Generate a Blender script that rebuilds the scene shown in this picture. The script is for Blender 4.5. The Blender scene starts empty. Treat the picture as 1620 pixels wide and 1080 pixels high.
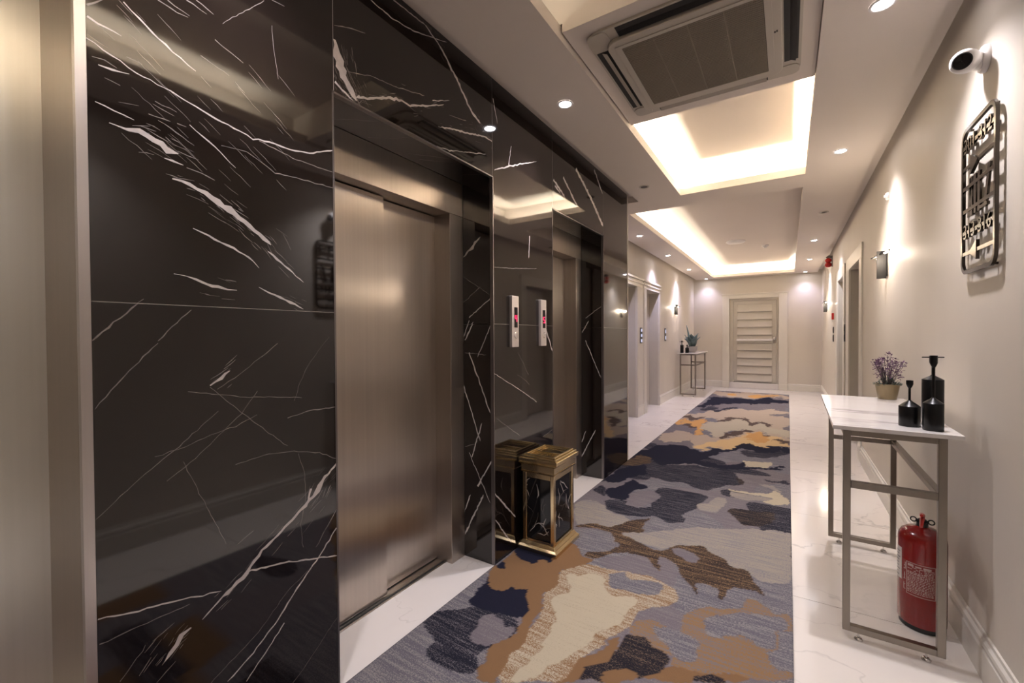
import bpy, bmesh, math, random
import numpy as np
from mathutils import Vector, Matrix
from mathutils.geometry import delaunay_2d_cdt
S = bpy.context.scene
COL = S.collection
random.seed(7)

# ---------------------------------------------------------------- camera
cam = bpy.data.cameras.new('camera'); cam_o = bpy.data.objects.new('camera', cam); COL.objects.link(cam_o)
cam.sensor_width = 36.0; cam.lens = 681.54 / 1620 * 36; cam.clip_start = 0.02; cam.clip_end = 100
YAW, PITCH, ROLL = 0.569644, 0.013741, 0.0055443
fw = Vector((-math.sin(YAW)*math.cos(PITCH), math.cos(YAW)*math.cos(PITCH), -math.sin(PITCH)))
rt = Vector((math.cos(YAW), math.sin(YAW), 0)); dn = fw.cross(rt)
r2 = rt*math.cos(ROLL) + dn*math.sin(ROLL); d2 = -rt*math.sin(ROLL) + dn*math.cos(ROLL)
cam_o.matrix_world = Matrix(((r2.x, -d2.x, -fw.x, 0), (r2.y, -d2.y, -fw.y, 0), (r2.z, -d2.z, -fw.z, 1.3), (0, 0, 0, 1)))
S.camera = cam_o

# ---------------------------------------------------------------- world, exposure, cove lights
w = bpy.data.worlds.new('world'); S.world = w; w.use_nodes = True
w.node_tree.nodes['Background'].inputs[0].default_value = (0.5, 0.45, 0.4, 1)
w.node_tree.nodes['Background'].inputs[1].default_value = 0.02
S.view_settings.view_transform = 'Standard'; S.view_settings.look = 'None'
S.view_settings.gamma = 1.0; S.view_settings.use_curve_mapping = False
S.view_settings.exposure = 1.74
COVE = (1.0, 0.945, 0.785)
COOL = (0.95, 0.90, 0.95)
WARM = (1.0, 0.84, 0.66)
COVE_W = 3.6          # watts per metre of LED tape
SPOT_W = 33.0
H_SLAB = 2.67

def area(name, loc, sx, sy, power, color, rot=(math.pi, 0, 0)):
    l = bpy.data.lights.new(name, 'AREA'); l.shape = 'RECTANGLE'; l.size = sx; l.size_y = sy
    l.energy = power; l.color = color
    o = bpy.data.objects.new(name, l); COL.objects.link(o); o.location = loc; o.rotation_euler = rot
    return o
def led(x0, x1, y0, y1, z=2.70, k=1.0):
    sx, sy = max(x1-x0, .012), max(y1-y0, .012)
    area('led_tape_light', ((x0+x1)/2, (y0+y1)/2, z), sx, sy, COVE_W*max(sx, sy)*k, COVE)
# first recess (its far bay), the bay nearer than the air conditioner, and the long far recess
led(-.955, -.955, 2.95, 4.50, k=.85); led(.155, .155, 2.95, 4.50); led(-.88, .12, 4.535, 4.535)
led(-1.0, -1.0, -1.1, 1.55, k=.3); led(.155, .155, -1.1, 1.55, k=.6)
led(-1.62, -1.62, 4.95, 11.4); led(-1.5, .1, 11.45, 11.45); led(.15, .15, 10.75, 11.4)

# ---------------------------------------------------------------- materials
def mat(name, col, rough=.5, metal=0.0, var=0.0, scale=(8, 8, 8), bump=0.0, bscale=(60, 60, 60), ior=1.5, emit=None, estr=0, detail=4, rvar=0.0, spec=None, coat=0, aniso=0, veins=None):
    m = bpy.data.materials.new(name); m.use_nodes = True
    nt = m.node_tree; N = nt.nodes; L = nt.links; p = N['Principled BSDF']
    p.inputs['Base Color'].default_value = (*col, 1); p.inputs['Roughness'].default_value = rough
    p.inputs['Metallic'].default_value = metal; p.inputs['IOR'].default_value = ior
    if spec is not None: p.inputs['Specular IOR Level'].default_value = spec
    if coat: p.inputs['Coat Weight'].default_value = coat; p.inputs['Coat Roughness'].default_value = .05
    tc = N.new('ShaderNodeTexCoord')
    def noise(sc, det=4):
        mp = N.new('ShaderNodeMapping'); mp.inputs['Scale'].default_value = sc
        L.new(tc.outputs['Object'], mp.inputs['Vector'])
        n = N.new('ShaderNodeTexNoise'); n.inputs['Scale'].default_value = 1; n.inputs['Detail'].default_value = det
        L.new(mp.outputs[0], n.inputs['Vector']); return n
    if var or True:
        n = noise(scale, detail); r = N.new('ShaderNodeMix'); r.data_type = 'RGBA'
        v = max(var, .02)
        r.inputs['A'].default_value = (*[c*(1-v) for c in col], 1); r.inputs['B'].default_value = (*[min(1, c*(1+v)) for c in col], 1)
        L.new(n.outputs['Fac'], r.inputs['Factor']); L.new(r.outputs['Result'], p.inputs['Base Color'])
        if rvar:
            q = N.new('ShaderNodeMapRange'); q.inputs['From Min'].default_value = .3; q.inputs['From Max'].default_value = .7
            q.inputs['To Min'].default_value = rough*(1-rvar); q.inputs['To Max'].default_value = rough*(1+rvar)
            L.new(n.outputs['Fac'], q.inputs['Value']); L.new(q.outputs[0], p.inputs['Roughness'])
    if aniso:
        ge = N.new('ShaderNodeNewGeometry'); tg = N.new('ShaderNodeVectorMath'); tg.operation = 'CROSS_PRODUCT'; tg.inputs[0].default_value = (.03, .012, 1)
        L.new(ge.outputs['True Normal'], tg.inputs[1])            # brushed up and down: highlights spread sideways
        L.new(tg.outputs[0], p.inputs['Tangent']); p.inputs['Anisotropic'].default_value = aniso
    if veins:                      # (scale, width, colour): thin wandering lines where a noise crosses one half
        vn = noise(veins[0], 5); d = N.new('ShaderNodeMath'); d.operation = 'SUBTRACT'; d.inputs[1].default_value = .5; L.new(vn.outputs['Fac'], d.inputs[0])
        ab = N.new('ShaderNodeMath'); ab.operation = 'ABSOLUTE'; L.new(d.outputs[0], ab.inputs[0])
        mk = noise(tuple(s*.8 for s in veins[0]), 2)
        q = N.new('ShaderNodeMapRange'); q.inputs['From Min'].default_value = 0; q.inputs['From Max'].default_value = veins[1]; q.inputs['To Min'].default_value = 1; q.inputs['To Max'].default_value = 0; L.new(ab.outputs[0], q.inputs['Value'])
        q2 = N.new('ShaderNodeMapRange'); q2.inputs['From Min'].default_value = .42; q2.inputs['From Max'].default_value = .62; L.new(mk.outputs['Fac'], q2.inputs['Value'])
        mu = N.new('ShaderNodeMath'); mu.operation = 'MULTIPLY'; L.new(q.outputs[0], mu.inputs[0]); L.new(q2.outputs[0], mu.inputs[1])
        vx = N.new('ShaderNodeMix'); vx.data_type = 'RGBA'; vx.inputs['B'].default_value = (*veins[2], 1)
        L.new(mu.outputs[0], vx.inputs['Factor']); L.new(r.outputs['Result'], vx.inputs['A']); L.new(vx.outputs['Result'], p.inputs['Base Color'])
    if bump:
        n2 = noise(bscale, 2); b = N.new('ShaderNodeBump'); b.inputs['Strength'].default_value = bump; b.inputs['Distance'].default_value = .002
        L.new(n2.outputs['Fac'], b.inputs['Height']); L.new(b.outputs[0], p.inputs['Normal'])
    if emit:
        p.inputs['Emission Color'].default_value = (*emit, 1); p.inputs['Emission Strength'].default_value = estr
    return m
def srgb(r, g, b):
    f = lambda c: (c/255/12.92) if c <= 10 else ((c/255+.055)/1.055)**2.4
    return (f(r), f(g), f(b))
M = {}
M['wall'] = mat('wall_plaster', (.60, .545, .472), .55, var=.05, scale=(3, 3, 1.2), bump=.12, bscale=(90, 90, 30))
M['ceiling'] = mat('ceiling_plaster', (.69, .615, .55), .6, var=.03, scale=(2, 2, 2), bump=.08, bscale=(30, 30, 30))
M['trim'] = mat('painted_trim', (.64, .60, .535), .35, var=.03, bump=.05)
M['door'] = mat('painted_door', (.50, .46, .405), .4, var=.04, scale=(4, 4, 2))
M['jamb'] = mat('painted_jamb', (.52, .48, .42), .45, var=.04)
M['grout'] = mat('grout', (.30, .27, .25), .8)
M['tile'] = mat('floor_tile', (.70, .65, .60), .13, var=.06, scale=(1.6, 2.2, 1), detail=8, ior=1.5, veins=((1.3, 1.9, 1), .008, (.50, .46, .43)))
M['sill_marble'] = mat('white_sill_marble', (.66, .62, .60), .2, var=.05, scale=(3, 2, 1), detail=8, veins=((2.5, 1.5, 1), .006, (.45, .42, .40)))
M['marble'] = mat('dark_marble', (.0095, .0062, .0052), .045, var=.45, scale=(6, 6, 6), detail=10, ior=1.75)
M['vein'] = mat('marble_vein', (.50, .45, .43), .06, var=.25, scale=(40, 40, 40), ior=1.58)
M['vein_thin'] = mat('marble_thin_vein', (.19, .165, .155), .05, var=.4, scale=(20, 20, 20), ior=1.58)
M['steel'] = mat('brushed_steel', (.50, .445, .395), .30, 1.0, var=.11, scale=(60, 60, .45), rvar=.03, aniso=.90)
M['steel_light'] = mat('light_brushed_steel', (.95, .95, .90), .38, 1.0, var=.06, scale=(60, 60, .45), aniso=.85)
M['steel_trim'] = mat('bright_steel_trim', (.62, .58, .57), .28, 1.0, var=.05, scale=(60, 60, 1))
M['table_steel'] = mat('table_steel', (.27, .238, .205), .33, 1.0, var=.12, scale=(40, 40, 6), bump=.05)
M['chrome'] = mat('chrome', (.7, .68, .66), .12, 1.0)
M['gold'] = mat('polished_brass', (.74, .60, .37), .17, 1.0, var=.06)
M['black'] = mat('satin_black', (.004, .0038, .004), .30, var=.1, spec=.3)
M['plastic_black'] = mat('black_plastic', (.012, .012, .013), .35)
M['dark'] = mat('dark_recess', (.02, .018, .016), .7)
M['white_plastic'] = mat('white_plastic', (.72, .69, .67), .35)
M['ac_plastic'] = mat('ac_plastic', (.46, .41, .345), .45, var=.02)
M['ac_grille'] = mat('ac_grille', (.235, .195, .145), .55)
M['ac_dark'] = mat('ac_grille_dark', (.075, .06, .045), .7)
M['quartz'] = mat('white_quartz_top', (.70, .665, .64), .08, var=.04, scale=(3, 9, 3), detail=8, veins=((1.2, 4.5, 1), .022, (.42, .39, .38)))
M['pot_gold'] = mat('bronze_pot', (.26, .20, .115), .42, .55, var=.15)
M['red'] = mat('extinguisher_red', (.25, .0075, .006), .22, var=.1, coat=.4)
M['red_dark'] = mat('red_plastic', (.55, .02, .015), .3)
M['sconce'] = mat('sconce_metal', (.014, .013, .0125), .5, .2, var=.05, spec=.25)
M['sign'] = mat('dark_mirror_metal', (.075, .064, .054), .13, 1.0, var=.06)
M['panel_silver'] = mat('call_panel_silver', (.66, .60, .57), .35, .6)
M['petal'] = mat('purple_petal', (.13, .055, .12), .6, var=.5, scale=(60, 60, 60))
M['leaf'] = mat('grey_green_leaf', (.10, .135, .115), .55, var=.35, scale=(50, 50, 50))
M['stem'] = mat('plant_stem', (.10, .075, .08), .6)
M['agave'] = mat('blue_green_leaf', (.085, .125, .125), .5, var=.3, scale=(14, 14, 14))
M['grey_pot'] = mat('grey_ceramic', (.30, .27, .25), .5)
M['lamp'] = mat('lit_lens', (1, 1, 1), .5, emit=(.95, .93, 1), estr=30)
M['bulb'] = mat('lit_bulb', (1, 1, 1), .5, emit=(1, .88, .74), estr=40)
M['led_red'] = mat('red_digits', (.3, 0, .02), .5, emit=(1, .01, .06), estr=2.2)
M['display'] = mat('display_glass', (.012, .010, .010), .12)
M['plate_blue'] = mat('lit_pictogram', (.30, .32, .42), .4, emit=(.5, .55, .8), estr=.35)
M['label_white'] = mat('white_label', (.68, .62, .57), .5)
M['label_red'] = mat('red_label', (.25, .03, .028), .5)
M['print'] = mat('white_print', (.55, .40, .37), .5)
M['glass_dark'] = mat('unlit_lens', (.10, .085, .075), .25)

# ---------------------------------------------------------------- geometry helpers
class B:
    def __init__(s): s.v = []; s.f = []; s.m = []
    def add(s, vs, fs, m=0):
        o = len(s.v); s.v += [tuple(p) for p in vs]; s.f += [tuple(i+o for i in f) for f in fs]; s.m += [m]*len(fs); return s
    def box(s, x0, x1, y0, y1, z0, z1, m=0):
        return s.add([(x0,y0,z0),(x1,y0,z0),(x1,y1,z0),(x0,y1,z0),(x0,y0,z1),(x1,y0,z1),(x1,y1,z1),(x0,y1,z1)],
                     [(0,3,2,1),(4,5,6,7),(0,1,5,4),(1,2,6,5),(2,3,7,6),(3,0,4,7)], m)
    def lathe(s, prof, c=(0,0,0), n=32, m=0, axis='z', close=True):
        vs, fs = [], []
        for r, z in prof:
            for k in range(n):
                a = 2*math.pi*k/n; p = (r*math.cos(a), r*math.sin(a), z)
                if axis == 'x': p = (p[2], p[0], p[1])
                if axis == 'y': p = (p[1], p[2], p[0])
                vs.append((p[0]+c[0], p[1]+c[1], p[2]+c[2]))
        for i in range(len(prof)-1):
            for k in range(n):
                fs.append((i*n+k, i*n+(k+1) % n, (i+1)*n+(k+1) % n, (i+1)*n+k))
        if close:
            fs.append(tuple(range(n-1, -1, -1))); fs.append(tuple((len(prof)-1)*n+k for k in range(n)))
        return s.add(vs, fs, m)
    def tube(s, pts, r, n=10, m=0):
        pts = [Vector(p) for p in pts]; vs, fs = [], []
        rs = r if isinstance(r, (list, tuple)) else [r]*len(pts)
        up = Vector((0, 0, 1))
        for i, p in enumerate(pts):
            d = (pts[min(i+1, len(pts)-1)] - pts[max(i-1, 0)]).normalized()
            a = d.cross(up); a = a.normalized() if a.length > 1e-3 else Vector((1, 0, 0))
            b = d.cross(a)
            for k in range(n):
                t = 2*math.pi*k/n; vs.append(p + a*math.cos(t)*rs[i] + b*math.sin(t)*rs[i])
        for i in range(len(pts)-1):
            for k in range(n): fs.append((i*n+k, i*n+(k+1) % n, (i+1)*n+(k+1) % n, (i+1)*n+k))
        fs.append(tuple(range(n-1, -1, -1))); fs.append(tuple((len(pts)-1)*n+k for k in range(n)))
        return s.add(vs, fs, m)
    def prism(s, poly, fn, a, b, m=0):
        n = len(poly); vs = [fn(u, v, a) for u, v in poly] + [fn(u, v, b) for u, v in poly]
        fs = [tuple(range(n-1, -1, -1)), tuple(range(n, 2*n))] + [(i, (i+1) % n, n+(i+1) % n, n+i) for i in range(n)]
        return s.add(vs, fs, m)
    def ring(s, outer, inner, fn, a, b, m=0):
        n = len(outer)
        vs = [fn(u, v, a) for u, v in outer]+[fn(u, v, a) for u, v in inner]+[fn(u, v, b) for u, v in outer]+[fn(u, v, b) for u, v in inner]
        fs = []
        for i in range(n):
            j = (i+1) % n
            fs += [(i, j, n+j, n+i), (2*n+i, 3*n+i, 3*n+j, 2*n+j), (i, 2*n+i, 2*n+j, j), (n+i, n+j, 3*n+j, 3*n+i)]
        return s.add(vs, fs, m)
    def sphere(s, c, r, n=16, m=0, sc=(1, 1, 1)):
        vs, fs = [], []; h = n//2
        for i in range(h+1):
            t = math.pi*i/h
            for k in range(n):
                a = 2*math.pi*k/n
                vs.append((c[0]+r*sc[0]*math.sin(t)*math.cos(a), c[1]+r*sc[1]*math.sin(t)*math.sin(a), c[2]+r*sc[2]*math.cos(t)))
        for i in range(h):
            for k in range(n): fs.append((i*n+k, (i+1)*n+k, (i+1)*n+(k+1) % n, i*n+(k+1) % n))
        return s.add(vs, fs, m)
    def build(s, name, mats, parent=None, smooth=None, bevel=0, local=False, fix=True):
        off = Vector((0, 0, 0)); q = parent
        if not local:
            while q is not None: off += q.location; q = q.parent
        me = bpy.data.meshes.new(name)
        me.from_pydata([(p[0]-off.x, p[1]-off.y, p[2]-off.z) for p in s.v], [], s.f)
        for k in (mats if isinstance(mats, (list, tuple)) else [mats]): me.materials.append(M[k])
        me.polygons.foreach_set('material_index', s.m)
        if fix:
            bm = bmesh.new(); bm.from_mesh(me); bmesh.ops.recalc_face_normals(bm, faces=bm.faces); bm.to_mesh(me); bm.free()
        if smooth is not None:
            me.shade_smooth(); me.set_sharp_from_angle(angle=math.radians(smooth))
        me.update()
        o = bpy.data.objects.new(name, me); COL.objects.link(o)
        if parent is not None: o.parent = parent
        if bevel:
            b = o.modifiers.new('bevel', 'BEVEL'); b.width = bevel; b.segments = 2; b.limit_method = 'ANGLE'
        return o
def thing(name, label, cat, loc=(0, 0, 0), group=None, rotz=0):
    o = bpy.data.objects.new(name, None); COL.objects.link(o); o.location = loc; o.rotation_euler = (0, 0, rotz)
    o.empty_display_size = .05; return tag(o, label, cat, group)
def tag(o, label, cat, group=None):
    o['label'] = label; o['category'] = cat
    if group: o['group'] = group
    return o
def struct(o): o['kind'] = 'structure'; return o
def root(name, loc=(0, 0, 0)):
    o = bpy.data.objects.new(name, None); COL.objects.link(o); o.location = loc; o.empty_display_size = .05; return struct(o)
def stuff(o): o['kind'] = 'stuff'; return o
def rrect(x0, x1, y0, y1, r, n=6):
    out = []
    for cx, cy, a0 in ((x1-r, y1-r, 0), (x0+r, y1-r, 90), (x0+r, y0+r, 180), (x1-r, y0+r, 270)):
        for k in range(n+1):
            a = math.radians(a0+90*k/n); out.append((cx+r*math.cos(a), cy+r*math.sin(a)))
    return out
XY = lambda u, v, h: (u, v, h)          # plan outline, height h
def clone(o, parent=None, shift=None):
    c = o.copy(); COL.objects.link(c)
    if parent is not None: c.parent = parent
    for ch in o.children: clone(ch, c)
    return c
def rects_plate(b, x0, x1, y0, y1, holes, z0, z1, m=0):
    xs = sorted({x0, x1, *[h[0] for h in holes], *[h[1] for h in holes]}); ys = sorted({y0, y1, *[h[2] for h in holes], *[h[3] for h in holes]})
    xs = [x for x in xs if x0 <= x <= x1]; ys = [y for y in ys if y0 <= y <= y1]
    def inside(i, j):
        if i < 0 or j < 0 or i >= len(xs)-1 or j >= len(ys)-1: return False
        cx, cy = (xs[i]+xs[i+1])/2, (ys[j]+ys[j+1])/2
        return not any(h[0] < cx < h[1] and h[2] < cy < h[3] for h in holes)
    for i in range(len(xs)-1):
        for j in range(len(ys)-1):
            if not inside(i, j): continue
            a, c, d, e = xs[i], xs[i+1], ys[j], ys[j+1]
            b.add([(a,d,z0),(a,e,z0),(c,e,z0),(c,d,z0)], [(0,1,2,3)], m); b.add([(a,d,z1),(c,d,z1),(c,e,z1),(a,e,z1)], [(0,1,2,3)], m)
            if not inside(i-1, j): b.add([(a,d,z0),(a,d,z1),(a,e,z1),(a,e,z0)], [(0,1,2,3)], m)
            if not inside(i+1, j): b.add([(c,d,z0),(c,e,z0),(c,e,z1),(c,d,z1)], [(0,1,2,3)], m)
            if not inside(i, j-1): b.add([(a,d,z0),(c,d,z0),(c,d,z1),(a,d,z1)], [(0,1,2,3)], m)
            if not inside(i, j+1): b.add([(a,e,z0),(a,e,z1),(c,e,z1),(c,e,z0)], [(0,1,2,3)], m)
    return b
PIER_A=[[(0.361,1.822,1.7),(0.393,1.818,4.9),(0.418,1.824,12.3),(0.451,1.816,14.5),(0.477,1.801,16.5),(0.502,1.796,5.6)],[(0.47,1.774,1.8),(0.488,1.77,5.4),(0.513,1.769,2.8)],[(0.487,1.725,3.6),(0.527,1.724,9.4),(0.565,1.708,11.7),(0.597,1.69,17.9),(0.639,1.668,18.4),(0.683,1.64,14.8),(0.74,1.602,13.1),(0.747,1.593,3.3)],[(0.737,1.571,3.2),(0.754,1.561,6.6),(0.79,1.533,5.6),(0.855,1.485,2.3)],[(0.533,1.602,1.8),(0.555,1.595,3.7),(0.587,1.583,4.8),(0.637,1.564,6),(0.691,1.534,4.1),(0.709,1.515,2.1)],[(0.487,1.471,1.7),(0.516,1.466,2.6),(0.538,1.46,5.4),(0.593,1.445,8.3),(0.618,1.442,4.7),(0.644,1.44,1.9)],[(0.708,1.455,2),(0.757,1.433,5.2),(0.809,1.415,7.6),(0.853,1.394,3.4)],[(0.322,2.004,2.5),(0.383,1.981,2.7),(0.414,1.969,2.7),(0.487,1.956,2.9),(0.56,1.937,4.1),(0.642,1.921,4.3),(0.696,1.909,4.2),(0.764,1.92,4.6),(0.816,1.918,4.4),(0.883,1.931,4.1),(0.976,1.975,4.3)],[(0.529,1.885,2),(0.559,1.866,4),(0.591,1.847,4.1),(0.645,1.805,2.1)],[(0.392,2.132,2.8),(0.422,2.108,3.8),(0.461,2.083,3.9),(0.509,2.055,5.1),(0.546,2.04,3.1)],[(0.325,2.056,6.9),(0.344,2.05,6.1),(0.387,2.045,1.8)],[(0.462,2.182,3),(0.504,2.175,3),(0.529,2.178,2)],[(0.483,2.195,3.1),(0.533,2.184,2.1)],[(0.526,2.223,3.2),(0.575,2.215,2.2)],[(0.549,2.238,3.3),(0.592,2.225,2.3)],[(0.616,2.213,1.4),(0.735,2.356,2.2)],[(0.76,2.374,2.6),(0.801,2.38,2.6)],[(0.558,2.09,2.1),(0.631,2.07,2.3)],[(0.595,2.155,2.3),(0.671,2.128,2.4)],[(0.714,1.911,2.3),(0.837,1.894,2.4),(0.975,1.895,2.6)],[(0.607,1.857,2),(0.677,1.864,2.2),(0.763,1.828,3.3),(0.974,1.838,2.5)],[(0.759,2.293,1.8),(0.767,2.198,1.8),(0.777,2.132,1.8)],[(0.336,1.862,1.7),(0.37,1.855,4.2),(0.409,1.848,1.7)],[(0.343,1.952,1.7),(0.368,1.952,5),(0.401,1.959,1.7)],[(0.354,1.927,1.7),(0.383,1.922,2.6)],[(0.438,1.876,2.7),(0.485,1.876,1.8)],[(0.458,1.868,1.9),(0.499,1.852,2.9),(0.539,1.832,2)],[(0.325,2.082,3.1),(0.353,2.112,2.6)],[(0.332,1.966,1.6),(0.354,1.969,2.6),(0.377,1.962,1.8)],[(0.396,1.999,1.8),(0.427,1.996,1.8)],[(0.5,1.877,2.8),(0.521,1.876,1.9)],[(0.452,1.915,1.8),(0.5,1.907,1.9)],[(0.437,1.811,1.8),(0.471,1.799,1.8)],[(0.52,1.765,1.9),(0.573,1.755,2.9),(0.589,1.751,2)],[(0.322,1.293,3.4),(0.363,1.337,3.5),(0.409,1.386,3.6),(0.422,1.399,1.5)],[(0.45,1.291,2.3),(0.492,1.34,2.3),(0.526,1.376,2.4)],[(0.45,1.285,2.3),(0.41,1.238,2.2),(0.355,1.172,2.8),(0.326,1.13,2.7)],[(0.322,0.866,1.2),(0.406,0.94,1.3),(0.481,0.996,1.7),(0.589,1.086,1.4)],[(0.569,1.162,2.7),(0.598,1.182,9.2),(0.622,1.201,1.9)],[(0.569,1.157,1.2),(0.631,1.094,1.3),(0.732,0.994,1.8),(0.793,0.941,1.4)],[(0.515,1.151,1.7),(0.649,1.12,1.9),(0.844,1.093,2.1)],[(0.794,1.032,2.2),(0.872,1.046,3.3),(0.977,1.043,3.5)],[(0.633,0.919,1.5),(0.731,0.929,2.1),(0.814,0.918,2.1),(0.906,0.891,2.1),(0.975,0.854,2.2)],[(0.974,0.837,5.6),(0.917,0.79,12.2),(0.902,0.76,18.9),(0.88,0.745,8),(0.828,0.708,10.3),(0.768,0.667,7.5),(0.707,0.63,8.4),(0.66,0.583,10.5),(0.606,0.547,11.3),(0.594,0.541,4.5),(0.541,0.504,3.2)],[(0.514,0.497,3.2),(0.495,0.486,12.3),(0.48,0.469,14.4),(0.452,0.44,3)],[(0.324,0.626,4.1),(0.401,0.606,3.5),(0.482,0.588,3.7),(0.59,0.56,4)],[(0.66,0.583,5.3),(0.746,0.568,5.4),(0.865,0.532,4.6),(0.974,0.497,4.9)],[(0.326,0.565,2.6),(0.401,0.566,1.8),(0.511,0.564,2)],[(0.971,0.6,4.5),(0.901,0.525,4.4),(0.819,0.454,5.5),(0.754,0.384,4),(0.665,0.316,3.8),(0.603,0.285,3.7)],[(0.972,0.669,3),(0.889,0.564,2.8)],[(0.774,0.362,4.1),(0.703,0.292,4),(0.655,0.249,3.9)],[(0.362,0.45,1.8),(0.406,0.498,1.8),(0.413,0.51,1.4)],[(0.502,0.961,1),(0.538,0.863,1.1),(0.584,0.747,1.5),(0.604,0.693,1.1)],[(0.874,0.774,6.4),(0.856,0.72,5.2),(0.822,0.705,2.5)]]
LINTEL=[[(0.985,2.429,2.2),(1.033,2.452,3.8),(1.122,2.48,2.7)],[(0.985,2.378,8.4),(0.995,2.323,36.3),(1.024,2.266,29.6),(1.054,2.229,24),(1.079,2.198,12.2)],[(0.985,2.226,7),(1.03,2.207,8.6),(1.066,2.192,5.9)],[(1.043,2.291,2.3),(1.146,2.327,2.8),(1.277,2.346,2.8),(1.444,2.388,3.1)],[(1.079,2.214,6.9),(1.145,2.237,8.7),(1.276,2.299,10.8),(1.356,2.305,7.6),(1.461,2.348,7.2),(1.576,2.406,3.8)],[(1.498,2.39,3.9),(1.617,2.444,4.1)],[(1.456,2.71,6.6),(1.559,2.666,9.5),(1.682,2.568,12.6),(1.794,2.463,12.8),(1.867,2.434,10.6)],[(1.15,2.626,5),(1.25,2.621,5),(1.377,2.638,4.7),(1.6,2.715,3.5)],[(1.266,2.701,5.4),(1.456,2.71,6)],[(1.535,2.286,3),(1.636,2.313,8.1),(1.77,2.344,8.3),(1.892,2.377,8.8),(1.984,2.381,6.9)],[(1.525,2.19,4.8),(1.614,2.202,5.8),(1.723,2.234,3),(1.916,2.29,4.9)],[(1.092,2.225,7.2),(1.073,2.206,12.5)],[(1.616,2.373,3.4),(1.747,2.4,3.6)]]
PIER_B=[[(1.987,2.623,6.2),(2.027,2.499,6.2)],[(1.996,2.229,5.9),(2.172,2.31,7.8),(2.479,2.438,3.4)],[(1.99,1.685,3.2),(2.197,1.704,3.4),(2.473,1.739,3.7)],[(2.383,1.933,7.2),(2.371,1.789,7.1)],[(2.173,2.426,4.8),(2.141,2.3,6.2)],[(1.977,0.413,8.3),(2.12,0.276,9.4),(2.197,0.199,7.4)],[(1.975,0.271,6.8),(2.149,0.064,7.6)],[(1.984,1.086,2.9),(2.321,0.936,4.8),(2.464,0.864,5.1)],[(2.585,1.363,11.7),(2.646,1.267,12.1),(2.691,1.188,12.4)],[(2.009,0.828,2.9),(2.251,0.684,3.3)]]
LINTEL_B=[[(2.72,2.391,16.8),(2.9,2.321,18.1)],[(2.878,2.458,19.1),(3.126,2.305,21.1)],[(3.102,2.592,26.6),(3.444,2.419,30.9),(3.686,2.269,27.1)],[(3.477,2.701,19.6),(3.674,2.552,14)],[(2.741,2.358,12.7),(2.83,2.323,13.2)]]
JAMB=[[(-1.599,1.76,4),(-1.536,1.81,17.9),(-1.475,1.864,3.9)],[(-1.601,1.497,3.8),(-1.478,1.58,3.7)],[(-1.6,1.645,2.6),(-1.409,1.528,2.5)],[(-1.603,0.13,9.7),(-1.467,0.39,9.2)],[(-1.606,1.011,6.4),(-1.485,0.695,6.2)],[(-1.593,1.275,8.1),(-1.53,1.381,7.9)],[(-1.56,1.389,6.1),(-1.603,1.292,8.3)],[(-1.562,1.202,8.2),(-1.414,0.863,5.9)],[(-1.507,0.431,9.1),(-1.407,0.593,8.8)],[(-1.613,0.245,8),(-1.559,0.372,7.8)],[(-1.547,0.596,6),(-1.474,0.801,7.7)],[(-1.56,1.406,5.6),(-1.403,1.512,5.3)],[(-1.598,0.647,3.2),(-1.525,0.673,3.2)],[(-1.593,1.201,3.3),(-1.441,1.192,3.2)],[(-1.567,0.618,4.3),(-1.418,0.352,4.1)],[(-1.41,1.354,3.8),(-1.501,1.178,3.9)]]
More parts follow.
